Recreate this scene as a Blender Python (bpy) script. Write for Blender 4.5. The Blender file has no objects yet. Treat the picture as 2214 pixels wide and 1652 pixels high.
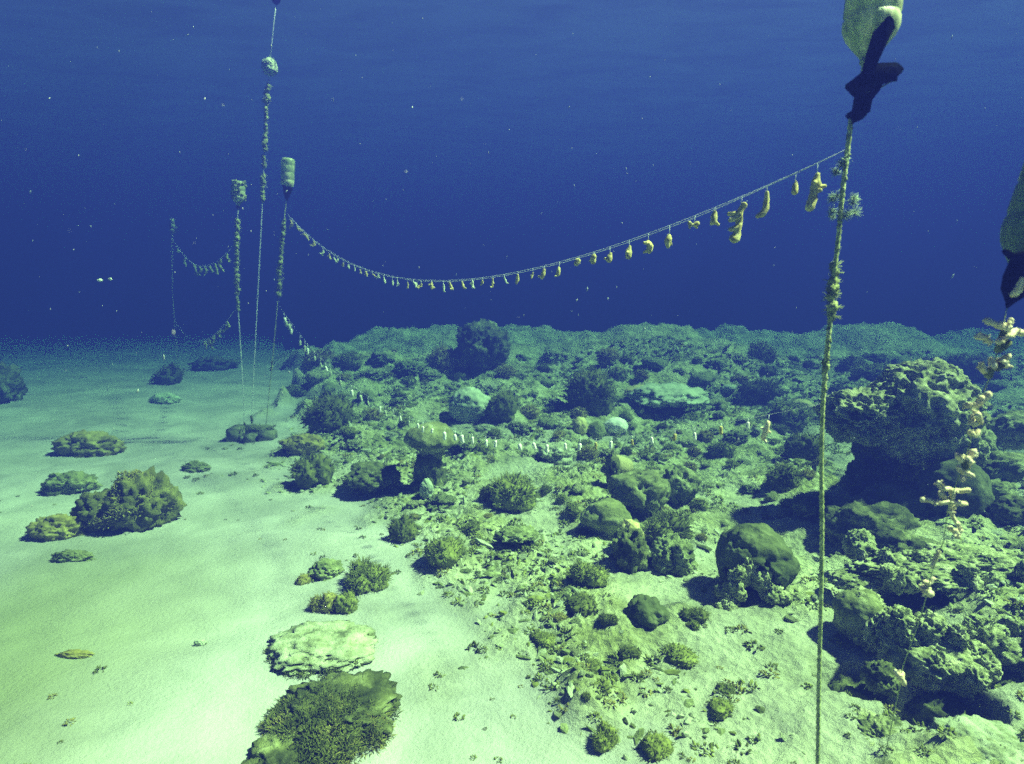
import bpy, bmesh, math, random
import numpy as np
from mathutils import Vector, Matrix, Euler

scene = bpy.context.scene
COL = scene.collection
R = math.radians

# ------------------------------------------------------------------ camera
CAM_Z = 1.3
PITCH = 8.0
HFOV = 80.0
cam_data = bpy.data.cameras.new("camera")
cam = bpy.data.objects.new("camera", cam_data)
COL.objects.link(cam)
cam.location = (0, 0, CAM_Z)
cam.rotation_euler = (R(90 - PITCH), 0, 0)
cam_data.sensor_fit = 'HORIZONTAL'
cam_data.angle = R(HFOV)
cam_data.clip_start = 0.02
cam_data.clip_end = 400
scene.camera = cam
cam_data.dof.use_dof = True
cam_data.dof.focus_distance = 2.3
cam_data.dof.aperture_fstop = 2.5

# ------------------------------------------------------------------ light
SUN_EL, SUN_AZ = 55.0, 90.0        # azimuth measured clockwise from +Y (ahead): 90 = to the right
world = bpy.data.worlds.new("World")
scene.world = world
world.use_nodes = True
wn = world.node_tree
bg = wn.nodes["Background"]
sky = wn.nodes.new("ShaderNodeTexSky")
sky.sky_type = 'NISHITA'
sky.sun_disc = False
sky.air_density = 0.2
sky.dust_density = 0.3
sky.ozone_density = 0.4
sky.sun_elevation = R(SUN_EL)
sky.sun_rotation = R(SUN_AZ)
bg.inputs[1].default_value = 0.05
wn.links.new(sky.outputs[0], bg.inputs[0])
sl = bpy.data.lights.new("sun", 'SUN')
sl.energy = 5.0
sl.angle = R(3.0)
sl.color = (1.0, 0.97, 0.86)
sun = bpy.data.objects.new("sun", sl)
COL.objects.link(sun)
sd = Vector((math.sin(R(SUN_AZ)) * math.cos(R(SUN_EL)), math.cos(R(SUN_AZ)) * math.cos(R(SUN_EL)), math.sin(R(SUN_EL))))
sun.rotation_euler = sd.to_track_quat('Z', 'Y').to_euler()
sun.location = sd * 50
scene.view_settings.view_transform = 'Standard'
scene.view_settings.look = 'None'
scene.view_settings.exposure = 3.9
scene.view_settings.gamma = 1.0
scene.render.engine = 'CYCLES'
scene.cycles.use_denoising = False
scene.cycles.max_bounces = 8
scene.cycles.volume_bounces = 2
scene.cycles.transparent_max_bounces = 8
scene.cycles.diffuse_bounces = 3
scene.cycles.caustics_reflective = False
scene.cycles.caustics_refractive = False

# ------------------------------------------------------------------ helpers
FPX = 1107.0 / math.tan(R(HFOV / 2))
CP, SP = math.cos(R(PITCH)), math.sin(R(PITCH))

def ray(px, py):
    u, v = (px - 1107.0) / FPX, -(py - 826.0) / FPX
    return Vector((u, CP + v * SP, -SP + v * CP))

def at(px, py, Y):
    d = ray(px, py)
    return Vector((0, 0, CAM_Z)) + d * (Y / d.y)

def flat(px, py, z=0.0):
    d = ray(px, py)
    return Vector((0, 0, CAM_Z)) + d * ((z - CAM_Z) / d.z)

def _hash(ix, iy, iz, seed):
    h = (ix.astype(np.uint64) * np.uint64(374761393) + iy.astype(np.uint64) * np.uint64(668265263)
         + iz.astype(np.uint64) * np.uint64(2147483647) + np.uint64(seed * 974634773 + 12345)) & np.uint64(0xffffffff)
    h = ((h ^ (h >> np.uint64(13))) * np.uint64(1274126177)) & np.uint64(0xffffffff)
    h = ((h ^ (h >> np.uint64(16))) * np.uint64(2246822519)) & np.uint64(0xffffffff)
    h = h ^ (h >> np.uint64(15))
    return (h & np.uint64(0xffffff)).astype(np.float64) / float(0xffffff)

def vnoise(p, seed=0):
    """value noise in -1..1 at the (n,3) points p"""
    p = np.asarray(p, dtype=np.float64) + 1000.0
    i = np.floor(p); f = p - i
    f = f * f * f * (f * (f * 6 - 15) + 10)
    ix, iy, iz = (i[:, k].astype(np.int64) for k in range(3))
    out = 0
    for dx in (0, 1):
        wx = f[:, 0] if dx else 1 - f[:, 0]
        for dy in (0, 1):
            wy = f[:, 1] if dy else 1 - f[:, 1]
            for dz in (0, 1):
                wz = f[:, 2] if dz else 1 - f[:, 2]
                out = out + wx * wy * wz * _hash(ix + dx, iy + dy, iz + dz, seed)
    return out * 2 - 1

def fbm(p, oct=4, seed=0, gain=0.5):
    p = np.asarray(p, dtype=np.float64)
    a, s, t = 1.0, 0.0, 0.0
    for k in range(oct):
        s = s + a * vnoise(p * (2.03 ** k) + 17.3 * k, seed + k); t += a; a *= gain
    return s / t

def sstep(a, b, x):
    t = np.clip((x - a) / (b - a), 0, 1)
    return t * t * (3 - 2 * t)

# ------------------------------------------------------------------ sea bed height
EDGE_PX = [(560, 700), (600, 742), (655, 800), (650, 870), (640, 960), (585, 1050), (760, 1085), (870, 1160),
           (930, 1210), (1020, 1300), (1120, 1400), (1220, 1500), (1330, 1652)]
_e = sorted(((flat(a, b).y, flat(a, b).x) for a, b in EDGE_PX))
EY = np.array([-3.0, 0.3] + [e[0] for e in _e]); EX = np.array([0.55, 0.4] + [e[1] for e in _e])
# deep pits between the rocks of the ledge: (px, py, rx, ry, depth) in metres on the ground
PITS = [(1890, 1070, .36, .46, .75), (1970, 1330, .30, .14, .45), (2140, 1300, .24, .11, .40),
        (1845, 1480, .13, .11, .40), (2040, 1560, .14, .13, .50), (2160, 1490, .16, .08, .35)]
PITG = [(flat(a, b), rx, ry, d) for a, b, rx, ry, d in PITS]

def reef_mask(x, y):
    p = np.stack([x * 1.6, y * 1.2, x * 0], 1)
    ex = np.interp(y, EY, EX) + 0.25 * fbm(p, 3, 31)
    q = np.stack([x * 3.2, y * 2.6, x * 0], 1)
    m = sstep(-0.25, 0.45, x - ex + (0.42 + .05 * np.clip(y, 0, 6)) * fbm(q, 3, 33))
    gap = sstep(0.08, 0.42, fbm(np.stack([x * 1.5, y * 1.1, x * 0], 1), 3, 37)) * (1 - sstep(5.0, 7.0, y))
    return m * (1 - 0.55 * gap)

def height(x, y):
    x = np.asarray(x, dtype=np.float64).ravel(); y = np.asarray(y, dtype=np.float64).ravel()
    z0 = np.zeros_like(x)
    p = np.stack([x, y, z0], 1)
    m = reef_mask(x, y)
    h = 0.05 * fbm(p * 0.55, 3, 1) + 0.030 * fbm(p * np.array([1.1, 2.6, 1]), 3, 5) + 0.010 * fbm(p * np.array([2.4, 6.0, 1]), 3, 6) * (1 - m)
    h += 0.006 * vnoise(p * 9, 8) * (1 - m)
    far = sstep(3.0, 9.0, y)
    h += m * (0.05 + 0.10 * far + (0.07 + 0.09 * far) * fbm(p * 1.5, 3, 11) + (0.045 + .05 * far) * fbm(p * 4.5, 3, 12) + 0.045 * np.abs(fbm(p * 9, 3, 13)) + 0.014 * vnoise(p * 30, 14))
    h += m * (0.42 + 0.45 * fbm(p * 0.5, 2, 41)) * sstep(5.2, 10.8, y)
    h -= m * 1.9 * sstep(11.0, 18.0, y)
    # the ledge on the right climbs a little
    h += 0.16 * sstep(1.2, 2.3, x) * sstep(0.9, 2.0, y) * (1 - sstep(3.2, 4.5, y))
    h -= 0.0016 * np.clip(y - 11, 0, 40) ** 2 * (y < 60) + (y >= 60) * .0016 * 1600
    for g, rx, ry, d in PITG:
        q = np.sqrt(((x - g.x) / rx) ** 2 + ((y - g.y) / ry) ** 2) + 0.28 * fbm(p * 6, 2, 21)
        h -= d * (1 - sstep(0.62, 1.12, q))
    return h

def hz(x, y):
    return float(height([x], [y])[0])

def ground(px, py):
    """the point of the sea bed that shows at picture point px, py"""
    d = ray(px, py); o = Vector((0, 0, CAM_Z))
    t0 = 0.3
    ts = np.linspace(0.3, 14, 1200)
    X = o.x + d.x * ts; Y = o.y + d.y * ts; Z = o.z + d.z * ts
    below = np.nonzero(Z < height(X, Y))[0]
    t = ts[below[0]] if len(below) else 12.0
    return o + d * float(t)

# ------------------------------------------------------------------ object helpers
def link_mesh(name, verts, faces, mats, parent=None, smooth=True, mi=None):
    me = bpy.data.meshes.new(name)
    if isinstance(verts, np.ndarray):
        verts = verts.tolist()
    me.from_pydata(verts, [], faces)
    for m in (mats if isinstance(mats, (list, tuple)) else [mats]):
        me.materials.append(m)
    if mi is not None:
        me.polygons.foreach_set("material_index", np.asarray(mi, dtype=np.int32))
    me.polygons.foreach_set("use_smooth", np.full(len(me.polygons), bool(smooth)))
    me.update()
    o = bpy.data.objects.new(name, me)
    COL.objects.link(o)
    if parent is not None:
        o.parent = parent
    return o

def tag(o, label=None, cat=None, group=None, kind=None):
    if label: o['label'] = label
    if cat: o['category'] = cat
    if group: o['group'] = group
    o['kind'] = kind or 'thing'
    return o

def thing(name, loc, label, cat, group=None, rz=0.0):
    o = bpy.data.objects.new(name, None)
    o.empty_display_size = 0.05
    COL.objects.link(o)
    o.location = loc; o.rotation_euler = (0, 0, rz)
    return tag(o, label, cat, group)

class MB:
    """collects shapes that become ONE mesh"""
    def __init__(s): s.v = []; s.f = []; s.m = []; s.n = 0
    def add(s, verts, faces, mi=0):
        verts = np.asarray(verts, dtype=np.float64)
        b = s.n
        s.v.append(verts); s.n += len(verts)
        s.f.extend([tuple(i + b for i in f) for f in faces]); s.m.extend([mi] * len(faces))
    def build(s, name, mats, parent=None, smooth=True):
        return link_mesh(name, np.concatenate(s.v), s.f, mats, parent, smooth, s.m)

def tube(mb, pts, rad, sides=8, mi=0, bump=0.0, seed=0, round_end=True):
    pts = [Vector(p) for p in pts]
    n = len(pts)
    if isinstance(rad, (int, float)): rad = [rad] * n
    rad = list(rad)
    if round_end:                      # rounded tips
        d0 = (pts[0] - pts[1]).normalized(); d1 = (pts[-1] - pts[-2]).normalized()
        pts = [pts[0] + d0 * rad[0] * .75, pts[0] + d0 * rad[0] * .45] + pts + [pts[-1] + d1 * rad[-1] * .45, pts[-1] + d1 * rad[-1] * .75]
        rad = [rad[0] * .35, rad[0] * .8] + rad + [rad[-1] * .8, rad[-1] * .35]
        n = len(pts)
    t = (pts[1] - pts[0]).normalized()
    nrm = t.orthogonal().normalized()
    V = []
    for i in range(n):
        tt = (pts[min(i + 1, n - 1)] - pts[max(i - 1, 0)])
        if tt.length < 1e-9: tt = t
        tt.normalize()
        nrm = (nrm - tt * nrm.dot(tt))
        if nrm.length < 1e-6: nrm = tt.orthogonal()
        nrm.normalize()
        b = tt.cross(nrm)
        for k in range(sides):
            a = 2 * math.pi * k / sides
            V.append(pts[i] + (nrm * math.cos(a) + b * math.sin(a)) * rad[i])
    V = np.array([tuple(v) for v in V])
    if bump:
        V = V + bump * np.stack([vnoise(V * 60 + s, seed) for s in (0, 31, 77)], 1)
    F = []
    for i in range(n - 1):
        for k in range(sides):
            k2 = (k + 1) % sides
            F.append((i * sides + k, i * sides + k2, (i + 1) * sides + k2, (i + 1) * sides + k))
    F.append(tuple(range(sides - 1, -1, -1))); F.append(tuple((n - 1) * sides + k for k in range(sides)))
    mb.add(V, F, mi)

def lathe(mb, prof, sides=24, mi=0, axis=None):
    """prof: (radius, z); axis: matrix to place it"""
    V = []; F = []
    n = len(prof)
    for r, z in prof:
        for k in range(sides):
            a = 2 * math.pi * k / sides
            V.append((max(r, 1e-4) * math.cos(a), max(r, 1e-4) * math.sin(a), z))
    for i in range(n - 1):
        for k in range(sides):
            k2 = (k + 1) % sides
            F.append((i * sides + k, i * sides + k2, (i + 1) * sides + k2, (i + 1) * sides + k))
    F.append(tuple(range(sides - 1, -1, -1))); F.append(tuple((n - 1) * sides + k for k in range(sides)))
    V = np.array(V)
    if axis is not None:
        M = np.array(axis)
        V = V @ M[:3, :3].T + M[:3, 3]
    mb.add(V, F, mi)

_ico = {}
def ico(sub):
    if sub not in _ico:
        bm = bmesh.new()
        bmesh.ops.create_icosphere(bm, subdivisions=sub, radius=1.0)
        bm.verts.ensure_lookup_table()
        V = np.array([tuple(v.co) for v in bm.verts]); F = [tuple(v.index for v in f.verts) for f in bm.faces]
        bm.free(); _ico[sub] = (V, F)
    return _ico[sub]

# ------------------------------------------------------------------ materials
def nt(name):
    m = bpy.data.materials.new(name); m.use_nodes = True
    t = m.node_tree
    return m, t, t.nodes["Principled BSDF"]

def N(t, typ, **kw):
    n = t.nodes.new(typ)
    for k, v in kw.items():
        if k in n.inputs: n.inputs[k].default_value = v
        else: setattr(n, k, v)
    return n

def ramp(t, src, stops):
    r = t.nodes.new("ShaderNodeValToRGB")
    e = r.color_ramp.elements
    while len(e) < len(stops): e.new(0.5)
    for k, (p, c) in enumerate(stops):
        e[k].position = p; e[k].color = (c[0], c[1], c[2], 1)
    t.links.new(src, r.inputs[0])
    return r

def rough_mat(name, cols, scale=6.0, detail=8.0, bump=0.4, bscale=40.0, rough=0.9, dist=0.01, cavity_shade=None, spec=0.15):
    """mottled natural surface: cols = stops of a noise ramp"""
    m, t, p = nt(name)
    tc = N(t, "ShaderNodeTexCoord")
    n1 = N(t, "ShaderNodeTexNoise", Scale=scale, Detail=detail, Roughness=0.65)
    t.links.new(tc.outputs["Object"], n1.inputs["Vector"])
    k = len(cols)
    r = ramp(t, n1.outputs[0], [(0.32 + 0.36 * i / max(1, k - 1), c) for i, c in enumerate(cols)])
    out = r.outputs[0]
    if cavity_shade:
        v = N(t, "ShaderNodeTexVoronoi", Scale=cavity_shade[0])
        t.links.new(tc.outputs["Object"], v.inputs["Vector"])
        rr = ramp(t, v.outputs["Distance"], [(0.12, (1, 1, 1)), (0.28, (0, 0, 0))])
        mx = N(t, "ShaderNodeMixRGB"); mx.inputs[2].default_value = (*cavity_shade[1], 1)
        t.links.new(rr.outputs[0], mx.inputs[0]); t.links.new(out, mx.inputs[1]); out = mx.outputs[0]
    t.links.new(out, p.inputs["Base Color"])
    p.inputs["Roughness"].default_value = rough
    p.inputs["Specular IOR Level"].default_value = spec
    nb = N(t, "ShaderNodeTexNoise", Scale=bscale, Detail=6.0, Roughness=0.7)
    t.links.new(tc.outputs["Object"], nb.inputs["Vector"])
    b = N(t, "ShaderNodeBump", Strength=bump, Distance=dist)
    t.links.new(nb.outputs[0], b.inputs["Height"]); t.links.new(b.outputs[0], p.inputs["Normal"])
    return m

# ------------------------------------------------------------------ sea bed
def make_seabed():
    nr, nc = 820, 640
    v = np.linspace(0, 1, nr)
    yy = 1.3 * np.exp(v * math.log(75 / 1.3)) - 3.2
    u = np.linspace(-1, 1, nc)
    Y, U = np.meshgrid(yy, u, indexing='ij')
    X = U * (Y + 3.2) * 1.25 + 0.2 * (Y + 3.2) * 0
    x, y = X.ravel(), Y.ravel()
    z = height(x, y)
    V = np.stack([x, y, z], 1)
    i = np.arange(nr - 1)[:, None] * nc + np.arange(nc - 1)[None, :]
    F = np.stack([i, i + 1, i + nc + 1, i + nc], -1).reshape(-1, 4)
    me = bpy.data.meshes.new("seabed")
    me.vertices.add(len(V)); me.vertices.foreach_set("co", V.ravel())
    me.loops.add(F.size); me.loops.foreach_set("vertex_index", F.ravel().astype(np.int32))
    me.polygons.add(len(F)); me.polygons.foreach_set("loop_start", np.arange(0, F.size, 4, dtype=np.int32))
    me.polygons.foreach_set("use_smooth", np.ones(len(F), dtype=bool))
    me.update(calc_edges=True)
    film_vignette = sstep(-0.35, 0.45, fbm(np.stack([x * .8, y * .35, x * 0], 1), 3, 61) + .7 * sstep(-.5, -1.7, x) - .42) * (1 - sstep(2.2, 4.2, y))  # algae film plus the left corner's darkening, both put into the sand colour
    fa = me.attributes.new("film_vignette", 'FLOAT', 'POINT'); fa.data.foreach_set("value", film_vignette.astype(np.float32))
    at_ = me.attributes.new("reef", 'FLOAT', 'POINT')
    at_.data.foreach_set("value", reef_mask(x, y).astype(np.float32))
    o = bpy.data.objects.new("seabed", me); COL.objects.link(o)
    o['kind'] = 'structure'
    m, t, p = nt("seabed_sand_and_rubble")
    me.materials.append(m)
    tc = N(t, "ShaderNodeTexCoord"); at2 = N(t, "ShaderNodeAttribute", attribute_name="reef")
    n1 = N(t, "ShaderNodeTexNoise", Scale=1.9, Detail=7.0, Roughness=0.6, Distortion=0.7); t.links.new(tc.outputs["Object"], n1.inputs["Vector"])
    sand0 = ramp(t, n1.outputs[0], [(0.34, (0.30, 0.30, 0.265)), (0.64, (0.47, 0.455, 0.42))])
    at3 = N(t, "ShaderNodeAttribute", attribute_name="film_vignette")
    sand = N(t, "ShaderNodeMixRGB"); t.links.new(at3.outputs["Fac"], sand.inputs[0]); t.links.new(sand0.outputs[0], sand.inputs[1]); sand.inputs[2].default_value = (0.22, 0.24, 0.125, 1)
    n2 = N(t, "ShaderNodeTexNoise", Scale=5.0, Detail=9.0, Roughness=0.72); t.links.new(tc.outputs["Object"], n2.inputs["Vector"])
    rub = ramp(t, n2.outputs[0], [(0.29, (0.06, 0.07, 0.014)), (0.37, (0.17, 0.185, 0.05)), (0.45, (0.34, 0.355, 0.14)), (0.60, (0.56, 0.57, 0.32))])
    mx = N(t, "ShaderNodeMixRGB")
    t.links.new(at2.outputs["Fac"], mx.inputs[0]); t.links.new(sand.outputs[0], mx.inputs[1]); t.links.new(rub.outputs[0], mx.inputs[2])
    t.links.new(mx.outputs[0], p.inputs["Base Color"])
    p.inputs["Roughness"].default_value = 0.95; p.inputs["Specular IOR Level"].default_value = 0.1
    nb = N(t, "ShaderNodeTexNoise", Scale=55.0, Detail=6.0, Roughness=0.7); t.links.new(tc.outputs["Object"], nb.inputs["Vector"])
    vb = N(t, "ShaderNodeTexVoronoi", Scale=30.0); t.links.new(tc.outputs["Object"], vb.inputs["Vector"])
    mb_ = N(t, "ShaderNodeMath", operation='MULTIPLY'); t.links.new(vb.outputs["Distance"], mb_.inputs[0]); t.links.new(at2.outputs["Fac"], mb_.inputs[1])
    sc_ = N(t, "ShaderNodeMapRange"); sc_.inputs["To Min"].default_value = 0.3; t.links.new(at2.outputs["Fac"], sc_.inputs["Value"])
    nm = N(t, "ShaderNodeMath", operation='MULTIPLY'); t.links.new(nb.outputs[0], nm.inputs[0]); t.links.new(sc_.outputs[0], nm.inputs[1])
    ad = N(t, "ShaderNodeMath", operation='ADD'); t.links.new(nm.outputs[0], ad.inputs[0]); t.links.new(mb_.outputs[0], ad.inputs[1])
    b = N(t, "ShaderNodeBump", Strength=0.9, Distance=0.03)
    t.links.new(ad.outputs[0], b.inputs["Height"]); t.links.new(b.outputs[0], p.inputs["Normal"])
    return o
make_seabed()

# ------------------------------------------------------------------ the water itself
HAZE_TOP = 4.75
def make_water():
    m = bpy.data.materials.new("water_volume"); m.use_nodes = True
    t = m.node_tree
    t.nodes.remove(t.nodes["Principled BSDF"])
    pv = t.nodes.new("ShaderNodeVolumePrincipled")
    pv.inputs["Color"].default_value = (0.0120, 0.0142, 0.130, 1)
    pv.inputs["Absorption Color"].default_value = (0.018, 0.135, 0.065, 1)
    pv.inputs["Density"].default_value = 0.31
    pv.inputs["Anisotropy"].default_value = 0.1
    t.links.new(pv.outputs[0], t.nodes["Material Output"].inputs["Volume"])
    x0, x1, y0, y1, z0, z1 = -95, 95, -6, 75, -6.2, HAZE_TOP
    V = [(x, y, z) for x in (x0, x1) for y in (y0, y1) for z in (z0, z1)]
    F = [(0, 1, 3, 2), (4, 6, 7, 5), (0, 4, 5, 1), (2, 3, 7, 6), (0, 2, 6, 4), (1, 5, 7, 3)]
    o = link_mesh("haze", V, F, m, smooth=False); o['kind'] = 'stuff'
    # the rippled surface of the sea just above, seen from below
    n = 160
    g = np.linspace(-1, 1, n)
    X, Y = np.meshgrid(g * 60, g * 60 + 30, indexing='ij')
    P = np.stack([X.ravel(), Y.ravel(), X.ravel() * 0], 1)
    Z = 4.95 + 0.05 * fbm(P * 0.8, 3, 91)
    P[:, 2] = Z
    i = np.arange(n - 1)[:, None] * n + np.arange(n - 1)[None, :]
    F = np.stack([i, i + 1, i + n + 1, i + n], -1).reshape(-1, 4)
    m, t, p = nt("sea_surface")
    t.nodes.remove(p)
    tc = N(t, "ShaderNodeTexCoord")
    mp = N(t, "ShaderNodeMapping"); mp.inputs["Scale"].default_value = (0.9, 2.2, 1)
    mp.inputs["Rotation"].default_value = (0, 0, R(25))
    t.links.new(tc.outputs["Object"], mp.inputs[0])
    n1 = N(t, "ShaderNodeTexNoise", Scale=0.9, Detail=4.0, Roughness=0.55, Distortion=0.8); t.links.new(mp.outputs[0], n1.inputs["Vector"])
    r = ramp(t, n1.outputs[0], [(0.34, (0.61, 0.62, 0.45)), (0.64, (0.87, 0.88, 0.64))])
    tr = N(t, "ShaderNodeBsdfTransparent"); t.links.new(r.outputs[0], tr.inputs[0])
    gl = N(t, "ShaderNodeBsdfGlossy", Roughness=0.25); gl.inputs["Color"].default_value = (.2, .2, .2, 1)
    bp = N(t, "ShaderNodeBump", Strength=0.08, Distance=0.25); t.links.new(n1.outputs[0], bp.inputs["Height"]); t.links.new(bp.outputs[0], gl.inputs["Normal"])
    fr = N(t, "ShaderNodeFresnel", IOR=1.33); t.links.new(bp.outputs[0], fr.inputs["Normal"])
    ms = N(t, "ShaderNodeMixShader"); t.links.new(fr.outputs[0], ms.inputs[0]); t.links.new(tr.outputs[0], ms.inputs[1]); t.links.new(gl.outputs[0], ms.inputs[2])
    t.links.new(ms.outputs[0], t.nodes["Material Output"].inputs["Surface"])
    o = link_mesh("water_surface", P, [tuple(f) for f in F.tolist()], m); o['kind'] = 'structure'
make_water()
#OBJECTS
# ------------------------------------------------------------------ materials of the objects
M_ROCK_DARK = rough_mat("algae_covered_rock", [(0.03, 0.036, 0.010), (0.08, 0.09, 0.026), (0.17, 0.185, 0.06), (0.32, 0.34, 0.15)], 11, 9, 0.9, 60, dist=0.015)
M_ROCK_MID = rough_mat("mottled_reef_rock", [(0.05, 0.062, 0.018), (0.15, 0.17, 0.06), (0.30, 0.33, 0.14), (0.48, 0.50, 0.28)], 14, 9, 0.9, 60, dist=0.015)
M_ROCK_PALE = rough_mat("pale_reef_rock", [(0.10, 0.11, 0.05), (0.30, 0.32, 0.18), (0.46, 0.48, 0.32), (0.60, 0.60, 0.45)], 16, 9, 0.9, 70, dist=0.012)
M_PITTED = rough_mat("pitted_dead_coral", [(0.05, 0.06, 0.02), (0.26, 0.28, 0.11), (0.46, 0.47, 0.24), (0.64, 0.61, 0.40)], 22, 9, 1.0, 90, dist=0.012, cavity_shade=(26.0, (0.05, 0.06, 0.025)))  # dark spots paint the shade of cavities into the colour
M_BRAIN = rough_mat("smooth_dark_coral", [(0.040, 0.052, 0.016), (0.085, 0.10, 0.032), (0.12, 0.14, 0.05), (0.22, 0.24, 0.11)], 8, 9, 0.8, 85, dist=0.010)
M_TAN = rough_mat("tan_coral", [(0.08, 0.09, 0.026), (0.16, 0.175, 0.06), (0.24, 0.26, 0.10), (0.40, 0.42, 0.22)], 11, 9, 0.8, 90, dist=0.009)
M_PALE_CORAL = rough_mat("pale_coral", [(0.28, 0.33, 0.22), (0.42, 0.47, 0.33), (0.52, 0.56, 0.42)], 12, 8, 0.6, 110, dist=0.006)
M_YELLOW = rough_mat("yellow_coral", [(0.30, 0.27, 0.10), (0.52, 0.47, 0.20), (0.66, 0.60, 0.30)], 20, 8, 0.6, 110, dist=0.006)
M_BUSH = rough_mat("olive_algae", [(0.09, 0.10, 0.018), (0.19, 0.205, 0.045), (0.30, 0.32, 0.085)], 14, 4, 0.2, 80)
M_BUSH_DARK = rough_mat("dark_algae", [(0.05, 0.058, 0.010), (0.11, 0.12, 0.026), (0.18, 0.19, 0.045)], 14, 4, 0.2, 80)
M_BUSH_BROWN = rough_mat("golden_brown_algae", [(0.13, 0.115, 0.022), (0.25, 0.225, 0.055), (0.38, 0.35, 0.11)], 14, 4, 0.2, 80)
M_STAG = rough_mat("pinkish_branching_coral", [(0.48, 0.36, 0.20), (0.72, 0.60, 0.38), (0.88, 0.80, 0.58)], 60, 6, 0.7, 300, dist=0.003)
M_NURS = rough_mat("nursery_coral", [(0.24, 0.20, 0.06), (0.46, 0.40, 0.15), (0.66, 0.60, 0.30)], 60, 6, 0.7, 300, dist=0.003)
M_WHITE = rough_mat("bleached_fragment", [(0.78, 0.78, 0.68), (0.92, 0.92, 0.88)], 60, 4, 0.4, 300, dist=0.002)
M_ROPE = rough_mat("weathered_rope", [(0.14, 0.17, 0.045), (0.36, 0.40, 0.14), (0.6, 0.62, 0.32)], 60, 6, 0.6, 500, dist=0.002)
M_GROW = rough_mat("rope_growth", [(0.07, 0.09, 0.025), (0.22, 0.25, 0.08), (0.42, 0.45, 0.20)], 40, 6, 0.6, 200, dist=0.004)
M_WISP = rough_mat("pale_feathery_growth", [(0.20, 0.27, 0.17), (0.38, 0.46, 0.30)], 40, 4, 0.3, 200)
M_BLACK = rough_mat("black_rubber", [(0.0012, 0.0012, 0.001), (0.004, 0.0045, 0.003)], 30, 4, 0.9, 120, rough=1.0, dist=0.006, spec=0.0)
M_CRAG = rough_mat("yellowish_overgrown_rock", [(0.05, 0.052, 0.010), (0.14, 0.14, 0.03), (0.27, 0.265, 0.075)], 16, 9, 0.9, 60, dist=0.015)
M_LINE = rough_mat("nylon_line", [(0.55, 0.60, 0.60), (0.72, 0.75, 0.72)], 40, 2, 0.1, 200, rough=0.5)
M_CONC = rough_mat("weathered_concrete", [(0.07, 0.08, 0.035), (0.16, 0.17, 0.085), (0.30, 0.31, 0.19)], 18, 7, 0.6, 90)
M_FISH = rough_mat("silvery_fish", [(0.5, 0.52, 0.40), (0.75, 0.76, 0.62)], 30, 3, 0.1, 80, rough=0.45)
M_SNOW = rough_mat("drifting_specks", [(0.3, 0.31, 0.29), (0.5, 0.5, 0.47)], 30, 2, 0.1, 80)

def bottle_mat(name, cols, trans):
    m, t, p = nt(name)
    tc = N(t, "ShaderNodeTexCoord")
    n1 = N(t, "ShaderNodeTexNoise", Scale=20.0, Detail=9.0, Roughness=0.75, Distortion=0.6)
    mp = N(t, "ShaderNodeMapping"); mp.inputs["Scale"].default_value = (1, 1, .3); t.links.new(tc.outputs["Object"], mp.inputs[0])
    t.links.new(mp.outputs[0], n1.inputs["Vector"])
    r = ramp(t, n1.outputs[0], [(0.34, cols[0]), (0.5, cols[1]), (0.66, cols[2])])
    t.links.new(r.outputs[0], p.inputs["Base Color"])
    p.inputs["Roughness"].default_value = 0.38
    tl = N(t, "ShaderNodeBsdfTranslucent")
    t.links.new(r.outputs[0], tl.inputs[0])
    mx = N(t, "ShaderNodeMixShader"); mx.inputs[0].default_value = trans
    t.links.new(p.outputs[0], mx.inputs[1]); t.links.new(tl.outputs[0], mx.inputs[2])
    t.links.new(mx.outputs[0], t.nodes["Material Output"].inputs["Surface"])
    b = N(t, "ShaderNodeBump", Strength=0.5, Distance=0.006); t.links.new(n1.outputs[0], b.inputs["Height"])
    t.links.new(b.outputs[0], p.inputs["Normal"]); t.links.new(b.outputs[0], tl.inputs["Normal"])
    return m
M_BOTTLE = bottle_mat("algae_filmed_plastic", [(0.12, 0.19, 0.06), (0.42, 0.50, 0.24), (0.88, 0.84, 0.58)], 0.42)
M_BOTTLE_DIRTY = bottle_mat("dark_filmed_plastic", [(0.08, 0.13, 0.045), (0.22, 0.29, 0.12), (0.44, 0.48, 0.24)], 0.3)

FWD = Vector((0, CP, -SP))
def depth(p): return (Vector(p) - Vector((0, 0, CAM_Z))).dot(FWD)
def proj(p):
    d = Vector(p) - Vector((0, 0, CAM_Z)); f = d.dot(FWD)
    return 1107 + FPX * d.x / f, 826 - FPX * (d.z * CP + d.y * SP) / f

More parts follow.
